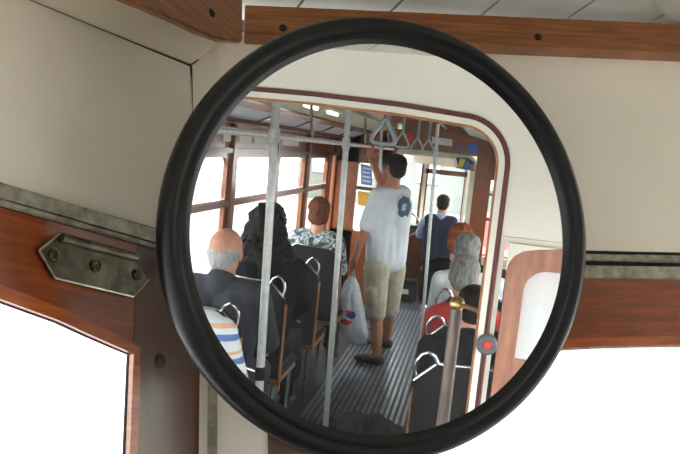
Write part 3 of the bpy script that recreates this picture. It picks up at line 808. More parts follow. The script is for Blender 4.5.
def strap(px, py, w, label, Ys):
    c = SY(px, py, Ys)
    s = w*Ys/F/2
    o = thing('hanging_strap', (c.x, Ys, 2.15), label, 'hanging strap', 'hanging straps')
    zc_ = c.z-2.15
    bm = bmesh.new(); box(bm, (-.011, -.002, zc_+s*1.1), (.011, .002, .0)); tube(bm, [(0, 0, -.02), (0, 0, .02)], .018, 12); finish('band', bm, blk('strap_band', (150, 160, 160), .5), o)
    pts = [(-s*.16, s*1.25), (-s*.95, -s*.15), (-s*.98, -s*.5), (-s*.75, -s*.72), (s*.75, -s*.72), (s*.98, -s*.5), (s*.95, -s*.15), (s*.16, s*1.25)]
    pp = []
    for i in range(len(pts)):
        a = V((pts[i][0], 0, pts[i][1]+zc_)); b = V((pts[(i+1) % len(pts)][0], 0, pts[(i+1) % len(pts)][1]+zc_))
        pp += [a, a.lerp(b, .5)]
    pp.append(pp[0]); bm = bmesh.new(); tube(bm, pp, .011 if Ys < 5 else .008, 10, caps=False); finish('grip', bm, blk('strap_grip', (164, 180, 184), .3), o, smooth=True)
    return o
strap(384, 135, 24, 'largest triangular hanging strap handle, left of the others', 3.4)
strap(402, 142, 14, 'second hanging strap handle from the left, beside the red sticker', 5.0)
strap(417, 147, 13, 'third hanging strap handle from the left', 5.8)
strap(428, 148, 12, 'rightmost hanging strap handle, beside the cream notice', 6.4)

# ------------------------------------------------------------------ seats
def make_seat(label, aisle_x, y, s):
    """s=+1: seat extends toward +x from the aisle edge"""
    o = thing('tram_seat', (aisle_x, y, 0), label, 'seat')
    prof = [(0, .42), (0, .925), (.02, .945), (.085, 1.008), (.37, 1.022), (.40, 1.015), (.455, .94), (.455, .42)]
    P = [V((s*px, .012+(pz-.42)*-.03, pz)) for px, pz in prof]
    bm = bmesh.new(); prism(bm, P, (0, .045, 0)); finish('backrest', bm, black_vinyl, o, bevel=.006)
    bm = bmesh.new(); tube(bm, [V((s*px, .012+(pz-.42)*-.03, pz)) for px, pz in prof[1:7]], .0085, 10); finish('chrome_rim', bm, chrome, o, smooth='auto')
    bm = bmesh.new()
    arc = [(.004, .945), (-.002, .975), (.004, 1.012), (.022, 1.040), (.048, 1.052), (.074, 1.038), (.09, 1.008)]
    tube(bm, [V((s*px, -.012, pz)) for px, pz in arc], .0085, 10); finish('corner_handle', bm, chrome, o, smooth='auto')
    for px in (-.003, .458):
        bm = bmesh.new(); box(bm, (s*px-.004, .01, .34), (s*px+.004, .055, .88)); finish('side_edge', bm, wood_tan, o, bevel=.003)
    bm = bmesh.new(); x0, x1 = sorted((s*.0, s*.455)); box(bm, (x0, .05, .40), (x1, .47, .47)); finish('cushion', bm, cushion_m, o, bevel=.02)
    bm = bmesh.new(); box(bm, (x0+.01, .05, .37), (x1-.01, .46, .40)); finish('seat_frame', bm, wood_tan, o, bevel=.004)
    for px in (.04, .415):
        for py in (.06, .42):
            bm = bmesh.new(); tube(bm, [(s*px, py, .37), (s*px, py, .0)], .014, 10); finish('leg', bm, chrome, o, smooth='auto')
    return o
rows = {'A': 3.05, 'B': 3.82, 'C': 4.6, 'D': 5.34}
make_seat('black chrome-rimmed seat under the bald man in the dark jacket', 1.035, rows['A'], 1)
tpl = make_seat('black chrome-rimmed seat under the long-haired woman in black', 1.03, rows['B'], 1)
left_more = [(1.01, rows['C'], 'empty-looking black seat between the long-haired woman and the curly-haired passenger'), (1.0, rows['D'], 'black chrome-rimmed seat under the curly-haired passenger'), (1.03, 2.28, 'black seat under the passenger in the striped shirt')]
for x, y, lb in left_more:
    c = copy_tree(tpl); c.location = (x, y, 0); c['label'] = lb
tr = make_seat('black chrome-rimmed seat behind the brass ball, nearest on the right side', .16, 2.74, -1)
for x, y, lb in [(.165, 3.40, 'black chrome-rimmed seat under the man in the red shirt'), (.16, 4.14, 'black seat under the grey-haired woman in white'), (.16, 4.88, 'black seat under the orange-haired passenger')]:
    c = copy_tree(tr); c.location = (x, y, 0); c['label'] = lb

# ------------------------------------------------------------------ people
def hand(bm, w, d, nrm_, s=1.0, curl=.5, thumb=1):
    """w wrist, d direction of the fingers, nrm_ palm normal, thumb side sign"""
    d = V(d).normalized(); n = (V(nrm_)-d*V(nrm_).dot(d)).normalized(); sd = d.cross(n)*thumb; w = V(w)
    M3 = Matrix((sd, n, d)).transposed()
    ell(bm, w+d*.045*s, (.038*s, .015*s, .05*s), M3)
    for k, ln in enumerate((.068, .076, .072, .058)):
        base = w+d*.082*s+sd*(.027-.018*k)*s
        p = base; dd = d.copy(); r = .0088*s
        for j in range(3):
            ang = curl*(.5+.5*j); q_d = (dd*math.cos(ang)+n*math.sin(ang)).normalized()
            q = p+q_d*ln*s*(.42, .32, .26)[j]; cap(bm, p, r, q, r*.9, 8); p, dd, r = q, q_d, r*.92
    p = w+d*.02*s+sd*.03*s; dd = (d*.6+sd*.75+n*.25).normalized()
    for j in range(2):
        q = p+dd*.034*s; cap(bm, p, .0105*s, q, .009*s, 8); p = q; dd = (dd+n*.5+d*.3).normalized()
def head(bm, c, fwd, s=1.0):
    c = V(c); f = V(fwd).normalized(); up = V((0, 0, 1)); f = (f-up*f.dot(up)*.6).normalized(); r = f.cross(up).normalized(); up = r.cross(f)
    M3 = Matrix((r, f, up)).transposed()
    P = lambda x, y, z: c+r*x*s+f*y*s+up*z*s
    ell(bm, P(0, -.008, .025), (.074*s, .092*s, .085*s), M3, 20, 14)
    ell(bm, P(0, .02, -.045), (.056*s, .062*s, .062*s), M3)
    ell(bm, P(0, .062, -.085), .022*s)                      # chin
    cap(bm, P(0, .084, .005), .009*s, P(0, .104, -.022), .012*s, 8)     # nose
    ell(bm, P(0, .084, -.052), (.024*s, .008*s, .009*s), M3, 10, 6)       # lips
    ell(bm, P(0, .082, .03), (.045*s, .012*s, .008*s), M3, 10, 6)         # brow
    for q in (-1, 1):
        ell(bm, P(q*.076, -.008, -.005), (.008*s, .020*s, .031*s), M3, 10, 8)
        ell(bm, P(q*.04, .06, -.02), .022*s)
    return P, M3
def eyes(parent, P, M3, s=1.0):
    for q in (-1, 1):
        bm = bmesh.new(); ell(bm, P(q*.031, .078, .006), .0115*s, None, 12, 8); finish('eye', bm, eye_m, parent, smooth=True)
def hair_mesh(parent, P, M3, m, s, blobs, disp=.0, vox=.009, dscale=18, name='hair'):
    bm = bmesh.new()
    for (x, y, z, rx, ry, rz) in blobs: ell(bm, P(x, y, z), (rx*s, ry*s, rz*s), M3, 20, 14)
    o = remeshed(name, bm, m, parent, vox, 3)
    if disp:
        for v in o.data.vertices:
            n_ = mnoise.noise(v.co*dscale)+.5*mnoise.noise(v.co*dscale*2.3)
            v.co += v.normal*disp*n_
    return o
def shoes(parent, ankles, dirs, m, s=1.0):
    for a, d in zip(ankles, dirs):
        a = V(a); d = V((d[0], d[1], 0)).normalized(); bm = bmesh.new()
        r = d.cross(V((0, 0, 1))); M3 = Matrix((r, d, V((0, 0, 1)))).transposed()
        ell(bm, V((a.x, a.y, .055))+d*-.01, (.045, .065, .05), M3); ell(bm, V((a.x, a.y, .038))+d*.11, (.048, .095, .036), M3)
        ell(bm, V((a.x, a.y, .045))+d*.05, (.042, .09, .045), M3)
        remeshed('shoe', bm, m, parent, .008, 2)
def floor_clip(o):
    for v in o.data.vertices:
        if v.co.z < .002: v.co.z = .002
def seated(loc, hz, label, skin_, shirt_m, trou_m, hair_fn, s=1.0, rz=0, lean=0.0, wide=1.0, coat=None, look=(0, 1, 0), arms='lap', voxel=.013, hx=0, shd=.20, vest=None):
    """loc: floor point under the hips, hz: head centre height, facing +y"""
    X_ = lambda x, y, z: V((x, y+lean*max(0, z-.5), z))
    sh = hz-shd*s
    hd = X_(hx, .03, hz)
    # body
    bm = bmesh.new(); P, M3 = head(bm, hd, look, s)
    cap(bm, hd+V((0, -.015, -.06)), .055*s, X_(0, -.005, sh+.02), .062*s)
    def torso(b, g=0):
        cap(b, X_(-.13*wide, 0, sh-.02), .062*s+g, X_(.13*wide, 0, sh-.02), .062*s+g)
        cap(b, X_(-.07*wide, 0, sh-.10), .105*wide+g, X_(-.06*wide, .0, .62), .10*wide+g); cap(b, X_(.07*wide, 0, sh-.10), .105*wide+g, X_(.06*wide, .0, .62), .10*wide+g)
    hips = [X_(-.09, .0, .57), X_(.09, .0, .57)]; kn = [V((-.11, .42, .53)), V((.11, .42, .53))]; an = [V((-.11, .40, .10)), V((.11, .40, .10))]
    shp = [X_(-.185*wide, 0, sh-.03), X_(.185*wide, 0, sh-.03)]
    if arms == 'lap': el = [V((-.215*wide, .13, sh-.28)), V((.215*wide, .13, sh-.28))]; wr_ = [V((-.12, .26, .68)), V((.12, .26, .68))]
    else: el = [V((-.25*wide, .14, sh-.22)), V((.25*wide, .14, sh-.22))]; wr_ = [V((-.16, .38, .96)), V((.16, .38, .96))]
    torso(bm)
    for k in (0, 1):
        cap(bm, hips[k], .088, kn[k], .058); cap(bm, kn[k], .055, an[k], .036); cap(bm, an[k], .036, an[k]+V((0, .10, -.06)), .032)
        cap(bm, shp[k], .05, el[k], .04); cap(bm, el[k], .038, wr_[k], .026)
        hand(bm, wr_[k], (.25*(1 if k == 0 else -1), 1, -.1), (0, 0, -1), 1, .35, -1 if k else 1)
    body = remeshed('person', bm, skin_, None, voxel if voxel < .01 else .0085, 2); body.location = loc; body.rotation_euler.z = rz
    tag(body, label, 'person'); eyes(body, P, M3, s)
    # garments
    bm = bmesh.new(); torso(bm, .016)
    for k in (0, 1):
        cap(bm, shp[k], .066, el[k], .056)
        if coat is not None: cap(bm, el[k], .056, wr_[k]+(el[k]-wr_[k])*.1, .042)
    if coat == 'long':
        for k in (0, 1):
            cap(bm, hips[k], .125, kn[k]+V((0, -.04, 0)), .085)
            cap(bm, kn[k]+V((0, -.04, 0)), .085, kn[k]+V((0, -.02, -.24)), .095)
        cap(bm, X_(0, .02, .6), .15, V((0, .4, .50)), .09); cap(bm, V((0, .36, .5)), .09, V((0, .38, .28)), .10)
    if coat: cap(bm, X_(0, -.01, sh+.01), .075*s, X_(0, -.01, sh+.05), .066*s)
    remeshed('coat' if coat else 'shirt', bm, shirt_m, body, .012, 3)
    if vest:
        bm = bmesh.new(); torso(bm, .030); remeshed('vest', bm, vest, body, .012, 3)
    bm = bmesh.new()
    for k in (0, 1): cap(bm, hips[k], .102, kn[k], .072); cap(bm, kn[k], .068, an[k]+V((0, 0, .02)), .052)
    cap(bm, hips[0]+V((0, -.01, .02)), .10, hips[1]+V((0, -.01, .02)), .10)
    remeshed('trousers', bm, trou_m, body, .013, 3)
    shoes(body, an, [(0, 1), (0, 1)], blk_shoe)
    hair_fn(body, P, M3, s)
    return body
def fibre(name, c1, c2, scale=60, rough=.55):
    m, nt, b, o = new_mat(name); f = noise(nt, scale, 6, stretch=(1, 1, .25))
    nt.links.new(ramp(nt, f, [(.3, srgb(c2)), (.7, srgb(c1))]), b.inputs['Base Color']); b.inputs['Roughness'].default_value = rough; b.inputs['Specular IOR Level'].default_value = .15
    bump(nt, b, f, .6, .004); return m
h_black = fibre('black_hair', (30, 24, 22), (12, 10, 10)); h_dk = fibre('dark_brown_hair', (46, 34, 30), (20, 16, 15))
h_grey = fibre('grey_hair', (150, 148, 146), (82, 80, 80)); h_white = fibre('white_hair', (196, 196, 198), (140, 138, 138))
h_brown = fibre('curly_brown_hair', (128, 78, 50), (64, 38, 26), 40); h_orange = fibre('orange_hair', (166, 88, 50), (108, 52, 28), 40)
blk_shoe = simple('dark_shoe', (46, 40, 36), (28, 24, 22), .5)
cl_navy = simple('navy_cloth', (26, 34, 66), (16, 20, 42), .8, 0, 50, bs=.2)
cl_blue = simple('light_blue_cloth', (166, 184, 214), (140, 160, 196), .8, 0, 30)
cl_jacket = simple('charcoal_jacket', (48, 50, 62), (32, 34, 44), .8, 0, 30, bs=.2)
cl_black = simple('black_cloth', (14, 16, 22), (7, 8, 12), .85, 0, 30, bs=.2, spec=.2)
cl_red = simple('red_cloth', (186, 34, 40), (150, 22, 30), .75, 0, 14, bs=.2)
cl_white = simple('white_cloth', (214, 218, 220), (190, 194, 198), .8, 0, 14, bs=.2)
cl_trou = simple('dark_trousers', (52, 52, 60), (36, 36, 42), .85)
def pattern_cloth(name, stops, scale, stretch=None):
    m, nt, b, o = new_mat(name); f = noise(nt, scale, 2, stretch=stretch)
    r = nt.nodes.new('ShaderNodeValToRGB'); r.color_ramp.interpolation = 'CONSTANT'
    while len(r.color_ramp.elements) < len(stops): r.color_ramp.elements.new(.5)
    for e, (p, c) in zip(r.color_ramp.elements, stops): e.position = p; e.color = srgb(c)
    nt.links.new(f, r.inputs[0]); nt.links.new(r.outputs[0], b.inputs['Base Color']); b.inputs['Roughness'].default_value = .8; return m
cl_camo = pattern_cloth('grey_patterned_cloth', [(0, (60, 70, 74)), (.44, (120, 130, 134)), (.52, (196, 202, 204)), (.6, (84, 92, 92))], 22)
def stripes():
    m, nt, b, o = new_mat('striped_cloth'); tc = nt.nodes.new('ShaderNodeTexCoord'); sp_ = nt.nodes.new('ShaderNodeSeparateXYZ')
    nt.links.new(tc.outputs['Object'], sp_.inputs[0])
    nz = noise(nt, 4, 2); ad = nt.nodes.new('ShaderNodeMath'); ad.operation = 'MULTIPLY_ADD'; ad.inputs[1].default_value = .06
    nt.links.new(nz, ad.inputs[0]); nt.links.new(sp_.outputs[2], ad.inputs[2])
    ml = nt.nodes.new('ShaderNodeMath'); ml.operation = 'MULTIPLY'; ml.inputs[1].default_value = 8.5; nt.links.new(ad.outputs[0], ml.inputs[0])
    fr = nt.nodes.new('ShaderNodeMath'); fr.operation = 'FRACT'; nt.links.new(ml.outputs[0], fr.inputs[0])
    W_, Bl, Or = (216, 222, 226), (92, 122, 176), (222, 178, 140)
    r = nt.nodes.new('ShaderNodeValToRGB'); r.color_ramp.interpolation = 'CONSTANT'
    st = [(0, W_), (.22, Bl), (.46, W_), (.66, Or), (.80, W_)]
    while len(r.color_ramp.elements) < len(st): r.color_ramp.elements.new(.5)
    for e, (p, c) in zip(r.color_ramp.elements, st): e.position = p; e.color = srgb(c)
    nt.links.new(fr.outputs[0], r.inputs[0]); nt.links.new(r.outputs[0], b.inputs['Base Color']); b.inputs['Roughness'].default_value = .8; return m
cl_stripe = stripes()
def short_hair(m, disp=.004): return lambda b, P, M3, s: hair_mesh(b, P, M3, m, s, [(0, -.022, .045, .081, .094, .080), (0, -.045, -.005, .075, .068, .075)], disp)
def round_hair(m, disp=.012): return lambda b, P, M3, s: hair_mesh(b, P, M3, m, s, [(0, -.025, .045, .092, .10, .088), (0, -.04, -.03, .088, .075, .085), (.05, -.01, 0, .04, .05, .07), (-.05, -.01, 0, .04, .05, .07)], disp, dscale=30)
def bald_hair(b, P, M3, s): hair_mesh(b, P, M3, h_white, s, [(0, -.030, -.005, .080, .078, .052), (.0, -.05, -.035, .060, .052, .040)], .003)
def long_hair(b, P, M3, s): hair_mesh(b, P, M3, h_black, s, [(0, -.025, .045, .11, .115, .10), (0, -.045, -.05, .135, .09, .12), (.08, -.045, -.15, .085, .06, .12), (-.08, -.05, -.15, .10, .06, .12), (0, -.06, -.20, .15, .06, .12)], .030, dscale=16)

def at(px, py, Y): return SY(px, py, Y)
h = at(226, 252, 3.27); seated((h.x, 3.24, 0), h.z, 'bald grey-haired man in a dark jacket seated nearest on the left, seen from behind', skin, cl_jacket, cl_trou, bald_hair, 1.12, wide=1.12, coat='short', shd=.165)
h = at(269, 226, 4.05); seated((h.x, 4.02, 0), h.z, 'person with long dark hair in a long black coat seated behind the bald man', skin, cl_black, cl_black, long_hair, 1.05, wide=1.15, coat='long')
h = at(320, 212, 5.60); seated((h.x, 5.55, 0), h.z, 'person with short curly brown hair and a grey patterned shirt seated by the window', skin, cl_camo, cl_trou, round_hair(h_brown), 1.0)
h = at(464, 276, 3.66); seated((h.x-.045, 3.62, 0), h.z, 'grey-haired man in a red shirt seated on the right side', skin, cl_red, cl_trou, short_hair(h_grey), 1.0, wide=.88, hx=.045)
h = at(467, 250, 4.38); seated((h.x-.05, 4.35, 0), h.z, 'grey-haired woman in a white top seated in front of the man in red', skin, cl_white, cl_trou, round_hair(h_grey, .005), .9, hx=.05)
h = at(460, 240, 5.12); seated((h.x, 5.10, 0), h.z, 'orange-haired person seated farthest along the right side', skin, cl_black, cl_trou, round_hair(h_orange), 1.0)
h = at(473, 308, 2.98); seated((h.x, 2.96, 0), h.z, 'black-haired person in black seated nearest on the right behind the brass ball', skin, cl_black, cl_black, short_hair(h_black), .86, wide=.85, coat='short')
h = at(443, 204, 8.45); seated((h.x, 8.42, 0), h.z, 'driver in a navy vest over a light blue shirt seated at the far end', skin, cl_blue, cl_navy, short_hair(h_black), 1.0, wide=1.0, coat='short', arms='reach', vest=cl_navy)
stp = SY(196, 300, 2.42)
seated((1.13, 2.50, 0), 1.30, 'passenger in a blue, white and orange striped shirt, cut off at the lower left', skin, cl_stripe, cl_trou, short_hair(h_dk), 1.0, wide=1.15, hx=.13)
# driver's stool
ds = thing('stool', (SY(443, 204, 8.45).x, 8.38, 0), 'small dark stool under the driver in navy', 'stool')
bm = bmesh.new(); lathe(bm, [(0, .47), (.17, .465), (.19, .44), (.18, .41), (0, .40)], Matrix.Identity(4), 24); finish('cushion', bm, cushion_m, ds, smooth='auto')
bm = bmesh.new(); lathe(bm, [(.03, .41), (.03, .03), (.16, .02), (.17, 0), (0, 0)], Matrix.Identity(4), 20); finish('pedestal', bm, chrome, ds, smooth='auto')

# standing man
base = V((.70, 5.93, 0))
def lp(px, py, Y): return SY(px, py, Y)-base
fac = V((.57, .82, 0)).normalized(); rt_ = V((.82, -.57, 0))
hc = lp(395.5, 168.5, 5.93); 
shN = lp(377, 196, 5.80); shF = lp(404, 194, 6.03)
nk = (shN+shF)/2+V((0, 0, .05))
elD = lp(363, 236, 5.78); wrD = lp(355, 258, 5.74)
elU = lp(383, 187, 6.16); wrU = lp(371.5, 160, 6.05)
hipN = lp(376, 272, 5.84); hipF = lp(393, 270, 6.0)
knN = lp(376, 318, 5.78); knF = lp(389, 312, 6.1)
anN = lp(377, 351, 5.70); anF = lp(386, 340, 6.24)
anN.z = .09; anF.z = .09
bm = bmesh.new(); P, M3 = head(bm, hc, fac, 1.02)
cap(bm, hc+V((0, 0, -.06)), .058, nk, .064)
def torso_m(b, g=0):
    cap(b, shN.lerp(shF, .12), .062+g, shN.lerp(shF, .88), .062+g)
    mid = (shN+shF)/2; mh = (hipN+hipF)/2
    for q in (-.075, .075):
        cap(b, mid+rt_*q+V((0, 0, -.09)), .112+g, mh+rt_*q*.9+V((0, 0, .10)), .100+g)
torso_m(bm)
for hp_, kn_, an_ in ((hipN, knN, anN), (hipF, knF, anF)):
    cap(bm, hp_, .095, kn_, .060); cap(bm, kn_, .056, kn_.lerp(an_, .35), .058); cap(bm, kn_.lerp(an_, .35), .058, an_, .038); cap(bm, an_, .038, an_+V((.09, .02, -.05)), .034)
cap(bm, shN, .052, elD, .044); cap(bm, elD, .042, wrD, .029)
cap(bm, shF, .052, elU, .044); cap(bm, elU, .042, wrU, .029)
hand(bm, wrD, wrD-elD+V((.0, 0, -.3)), (-.6, .8, 0), 1.05, .75, 1)
hand(bm, wrU, V((RX, base.y+.12, 1.875))-base-wrU, (.1, -.9, .1), 1.05, .6, -1)
man = remeshed('person', bm, skin_tan, None, .007, 2); man.location = base
tag(man, 'standing man in a white T-shirt and beige shorts, one arm raised to the rail', 'person'); eyes(man, P, M3, 1.02)
short_hair(h_black, .006)(man, P, M3, 1.06)
def tee_mat(cpos):
    m, nt, b, o = new_mat('white_tshirt_with_print'); tc = nt.nodes.new('ShaderNodeTexCoord')
    f = noise(nt, 6, 4); base_c = ramp(nt, f, [(.3, srgb((190, 196, 204))), (.7, srgb((212, 216, 222)))])
    dist = nt.nodes.new('ShaderNodeVectorMath'); dist.operation = 'SUBTRACT'; dist.inputs[1].default_value = cpos
    nt.links.new(tc.outputs['Object'], dist.inputs[0])
    sc = nt.nodes.new('ShaderNodeVectorMath'); sc.operation = 'MULTIPLY'; sc.inputs[1].default_value = (1/.055, 1/.12, 1/.085); nt.links.new(dist.outputs[0], sc.inputs[0])
    ln = nt.nodes.new('ShaderNodeVectorMath'); ln.operation = 'LENGTH'; nt.links.new(sc.outputs[0], ln.inputs[0])
    nz = noise(nt, 30, 2); ad = nt.nodes.new('ShaderNodeMath'); ad.operation = 'MULTIPLY_ADD'; ad.inputs[1].default_value = 1.1; nt.links.new(nz, ad.inputs[0]); nt.links.new(ln.outputs['Value'], ad.inputs[2])
    lt = nt.nodes.new('ShaderNodeMath'); lt.operation = 'LESS_THAN'; lt.inputs[1].default_value = 1.60; nt.links.new(ad.outputs[0], lt.inputs[0])
    mx = nt.nodes.new('ShaderNodeMix'); mx.data_type = 'RGBA'; nt.links.new(lt.outputs[0], mx.inputs['Factor']); nt.links.new(base_c, mx.inputs[6]); 
    ds2 = nt.nodes.new('ShaderNodeMath'); ds2.operation = 'GREATER_THAN'; ds2.inputs[1].default_value = .95; nt.links.new(ad.outputs[0], ds2.inputs[0])
    m2 = nt.nodes.new('ShaderNodeMix'); m2.data_type = 'RGBA'; nt.links.new(ds2.outputs[0], m2.inputs['Factor']); m2.inputs[6].default_value = srgb((160, 176, 190)); m2.inputs[7].default_value = srgb((70, 88, 112)); nt.links.new(m2.outputs[2], mx.inputs[7])
    nt.links.new(mx.outputs[2], b.inputs['Base Color']); b.inputs['Roughness'].default_value = .85; return m
lg = lp(404, 207, 5.88)
bm = bmesh.new(); torso_m(bm, .022)
mh = (hipN+hipF)/2
cap(bm, (shN+shF)/2+V((0, 0, -.3)), .125, mh+V((0, 0, .12)), .128)
cap(bm, mh+rt_*-.05+V((0, 0, .10)), .122, mh+rt_*.05+V((0, 0, .10)), .122)
cap(bm, shN, .070, shN.lerp(elD, .72), .070); cap(bm, shF, .068, shF.lerp(elU, .6), .066)
remeshed('tshirt', bm, tee_mat(lg), man, .011, 4)
bm = bmesh.new()
for hp_, kn_ in ((hipN, knN), (hipF, knF)):
    cap(bm, hp_+V((0, 0, .02)), .118, hp_.lerp(kn_, .55), .100); cap(bm, hp_.lerp(kn_, .55), .100, hp_.lerp(kn_, .90), .088)
ell(bm, hipN.lerp(knN, .5)+V((.03, -.09, 0)), (.06, .03, .09))
sh_o = remeshed('shorts', bm, simple('beige_cotton', (178, 172, 152), (150, 142, 122), .85, 0, 20, bs=.3), man, .011, 3)
shoe_m = simple('brown_shoe', (70, 62, 46), (48, 42, 32), .6)
shoes(man, [anN, anF], [(.98, .18), (.9, .35)], shoe_m)
# plastic bag hanging from his hand
bt0 = SY(353.5, 272, 5.72)
bgm, nt, b, o_ = new_mat('thin_white_plastic')
tc = nt.nodes.new('ShaderNodeTexCoord'); f = noise(nt, 11, 4); f2 = noise(nt, 38, 4)
bc_ = ramp(nt, f2, [(.3, srgb((204, 216, 230))), (.7, srgb((238, 242, 246)))])
def spot(nt, pos, rad, src, colr, thr=1.0):
    ds_ = nt.nodes.new('ShaderNodeVectorMath'); ds_.operation = 'SUBTRACT'; ds_.inputs[1].default_value = pos; nt.links.new(tc.outputs['Object'], ds_.inputs[0])
    s2 = nt.nodes.new('ShaderNodeVectorMath'); s2.operation = 'DIVIDE'; s2.inputs[1].default_value = rad; nt.links.new(ds_.outputs[0], s2.inputs[0])
    l2 = nt.nodes.new('ShaderNodeVectorMath'); l2.operation = 'LENGTH'; nt.links.new(s2.outputs[0], l2.inputs[0])
    lt = nt.nodes.new('ShaderNodeMath'); lt.operation = 'LESS_THAN'; lt.inputs[1].default_value = thr; nt.links.new(l2.outputs['Value'], lt.inputs[0])
    mx = nt.nodes.new('ShaderNodeMix'); mx.data_type = 'RGBA'; nt.links.new(lt.outputs[0], mx.inputs['Factor']); nt.links.new(src, mx.inputs[6]); mx.inputs[7].default_value = srgb(colr); return mx.outputs[2]
def bl(px, py): return SY(px, py, 5.66)-bt0
bc_ = spot(nt, bl(351, 315), (.042, .2, .034), bc_, (60, 84, 160)); bc_ = spot(nt, bl(346, 322), (.05, .2, .024), bc_, (206, 62, 60)); bc_ = spot(nt, bl(348, 312), (.024, .2, .016), bc_, (206, 62, 60))
nt.links.new(bc_, b.inputs['Base Color']); b.inputs['Roughness'].default_value = .35; bump(nt, b, f2, .5, .01)
bag = thing('plastic_bag', bt0, 'white plastic carrier bag with a blue and red print held by the standing man', 'bag')
rows_ = [(352.5, 277, 3, .02), (351.5, 284, 8, .035), (351, 295, 11, .05), (351.5, 308, 13.5, .06), (353, 322, 15.5, .07), (354, 334, 15, .07), (355, 341, 12, .05), (355.5, 344, 8, .02)]
bm = bmesh.new(); rings = []
for (px, py, hw, dep) in rows_:
    c = SY(px, py, 5.72)-bt0; w_ = hw*5.72/F
    rings.append([bm.verts.new(c+V((w_*math.cos(t), dep*math.sin(t), .012*math.sin(3*t+py)))*1) for t in [2*PI*k/28 for k in range(28)]])
for A, C_ in zip(rings, rings[1:]):
    for k in range(28): bm.faces.new((A[k], A[(k+1) % 28], C_[(k+1) % 28], C_[k]))
bm.faces.new(rings[-1])
bmesh.ops.subdivide_edges(bm, edges=bm.edges[:], cuts=1, use_grid_fill=True)
for v in bm.verts: v.co += V((1, 1, 0))*.012*mnoise.noise(v.co*22)
finish('sack', bm, bgm, bag, smooth=True)
bm = bmesh.new(); tube(bm, [SY(351, 279, 5.72)-bt0, (0, 0, .02), SY(355, 279, 5.72)-bt0], [.012, .008, .012], 8); finish('handles', bm, bgm, bag, smooth=True)

# grey cloth bag on the floor, near the bottom of the reflection
hm = SZ(365, 436, .0)
bm = bmesh.new()
for k in range(7): ell(bm, (-.18+.06*k, random.uniform(-.03, .03), .04), (.09, .15, .05+.06*math.sin(PI*(k+.5)/7)))
cb = remeshed('cloth_bag', bm, simple('grey_brown_cloth', (74, 70, 70), (48, 46, 46), .9, 0, 18, bs=.5, bd=.02), None, .012, 4)
for v in cb.data.vertices: v.co += v.normal*.014*mnoise.noise(v.co*16); v.co.z = max(v.co.z, .002)
cb.location = (hm.x, hm.y, .0); tag(cb, 'slumped grey-brown cloth bag on the gangway floor at the bottom of the mirror', 'bag')

# ------------------------------------------------------------------ outside
bm = bmesh.new(); box(bm, (-30, -30, -.75), (30, 34, -.65)); struct('ground', bm, asphalt)
def building(name, lo, hi, m, label, face, nwin, zs):
    c = ((lo[0]+hi[0])/2, (lo[1]+hi[1])/2, -.65)
    o = thing('building', c, label, 'building')
    bm = bmesh.new(); box(bm, (lo[0]-c[0], lo[1]-c[1], 0), (hi[0]-c[0], hi[1]-c[1], hi[2])); finish('wall', bm, m, o)
    bm = bmesh.new(); box(bm, (lo[0]-c[0]-.2, lo[1]-c[1]-.2, hi[2]), (hi[0]-c[0]+.2, hi[1]-c[1]+.2, hi[2]+.3)); finish('cornice', bm, stone, o)
    for z in zs:
        for k in range(nwin):
            u = (k+.5)/nwin
            b1 = bmesh.new()
            if face == 'x-': y = lo[1]+(hi[1]-lo[1])*u-c[1]; x = lo[0]-c[0]; box(b1, (x-.06, y-.5, z), (x+.05, y+.5, z+1.7))
            elif face == 'x+': y = lo[1]+(hi[1]-lo[1])*u-c[1]; x = hi[0]-c[0]; box(b1, (x-.05, y-.5, z), (x+.06, y+.5, z+1.7))
            elif face == 'y+': x = lo[0]+(hi[0]-lo[0])*u-c[0]; y = hi[1]-c[1]; box(b1, (x-.5, y-.05, z), (x+.5, y+.06, z+1.7))
            else: x = lo[0]+(hi[0]-lo[0])*u-c[0]; y = lo[1]-c[1]; box(b1, (x-.5, y-.06, z), (x+.5, y+.05, z+1.7))
            finish('window', b1, shutter, o)
building('b', (11, 3, 0), (16, 13.5, 7), blue_wall, 'pale blue house seen through the nearest left-hand tram windows', 'x-', 4, (1.2, 4.2))
building('b', (11, 14.2, 0), (16, 17.2, 8), orange_wall, 'narrow orange house beyond the pale blue one', 'x-', 1, (1.2, 4.2))
building('b', (12, 17.6, 0), (18, 30, 6), stone, 'pale stone house seen through the far left-hand windows', 'x-', 5, (1.2, 4.0))
building('b', (-17, 2, 0), (-12, 26, 6), stone, 'long pale stone house on the right-hand side of the street', 'x+', 9, (1.2, 4.0))
building('b', (-6, 30, 0), (8, 34, 7), simple('grey_green_render', (132, 134, 130), (76, 88, 82), .8, 0, .35, detail=8), 'grey-green house down the street ahead of the driver', 'y-', 6, (1.2, 4.0))
building('b', (-16, -22, 0), (9, -17, 6), stone, 'pale stone house ahead of the cab windows', 'y+', 9, (1.2, 4.0))
rc = SY(490, 240, 14.0)
car = thing('car', (rc.x-.35, 14.0, -.65), 'red car in the street seen through the far right window', 'car')
bm = bmesh.new(); prism(bm, [(-.85, -2, .35), (-.85, 2, .35), (-.85, 2.0, .8), (-.85, 1.2, .92), (-.85, .7, 1.4), (-.85, -1.0, 1.42), (-.85, -1.6, .95), (-.85, -2.0, .85)], (1.7, 0, 0)); finish('bodywork', bm, simple('red_car_paint', (200, 34, 30), (180, 24, 24), .25, coat=.6), car, bevel=.06)
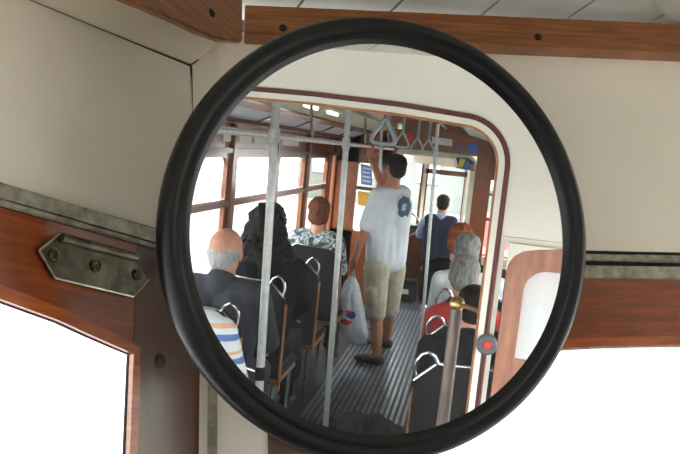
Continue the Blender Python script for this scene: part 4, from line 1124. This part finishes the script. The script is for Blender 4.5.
for y in (-1.25, 1.25):
    for x in (-.8, .8):
        bm = bmesh.new(); lathe(bm, [(0, -.1), (.3, -.1), (.32, -.06), (.32, .06), (.3, .1), (0, .1)], axis_mat((x, y, .32), (1, 0, 0)), 24); finish('wheel', bm, rubber, car, smooth='auto')

# ------------------------------------------------------------------ sky, light, camera
sc = bpy.context.scene
w = D.worlds.new('overcast_sky'); sc.world = w; w.use_nodes = True; nt = w.node_tree; nt.nodes.clear()
o = nt.nodes.new('ShaderNodeOutputWorld'); bg = nt.nodes.new('ShaderNodeBackground'); nt.links.new(bg.outputs[0], o.inputs[0])
tc = nt.nodes.new('ShaderNodeTexCoord'); sp_ = nt.nodes.new('ShaderNodeSeparateXYZ'); nt.links.new(tc.outputs['Generated'], sp_.inputs[0])
r = nt.nodes.new('ShaderNodeValToRGB'); r.color_ramp.elements[0].position = .0; r.color_ramp.elements[0].color = (.96, .96, .96, 1); r.color_ramp.elements[1].position = .6; r.color_ramp.elements[1].color = (.93, .96, 1, 1)
nt.links.new(sp_.outputs[2], r.inputs[0]); nt.links.new(r.outputs[0], bg.inputs[0]); bg.inputs[1].default_value = 6.0
sun = D.lights.new('sun', 'SUN'); sun.energy = 6.0; sun.angle = math.radians(12); sun.color = (1, .95, .86)
so = D.objects.new('sun', sun); COL.objects.link(so); so.rotation_euler = (math.radians(32), math.radians(18), 0)

cam = D.cameras.new('camera'); co = D.objects.new('camera', cam); COL.objects.link(co)
cam.sensor_width = 36; cam.lens = 36*F/680; cam.clip_start = .02; cam.clip_end = 200
right = B @ V((1, 0, 0)); up = B @ V((0, -1, 0)); back = B @ V((0, 0, -1))
Mc = Matrix((right, up, back)).transposed().to_4x4(); Mc.translation = CAM; co.matrix_world = Mc
sc.camera = co
sc.view_settings.view_transform = 'Standard'; sc.view_settings.look = 'None'; sc.view_settings.gamma = 1; sc.view_settings.use_curve_mapping = False
sc.view_settings.exposure = 0.7
sc.cycles.use_denoising = True
sc.cycles.max_bounces = 10; sc.cycles.diffuse_bounces = 5; sc.cycles.glossy_bounces = 6; sc.cycles.transparent_max_bounces = 24
sc.cycles.sample_clamp_indirect = 6
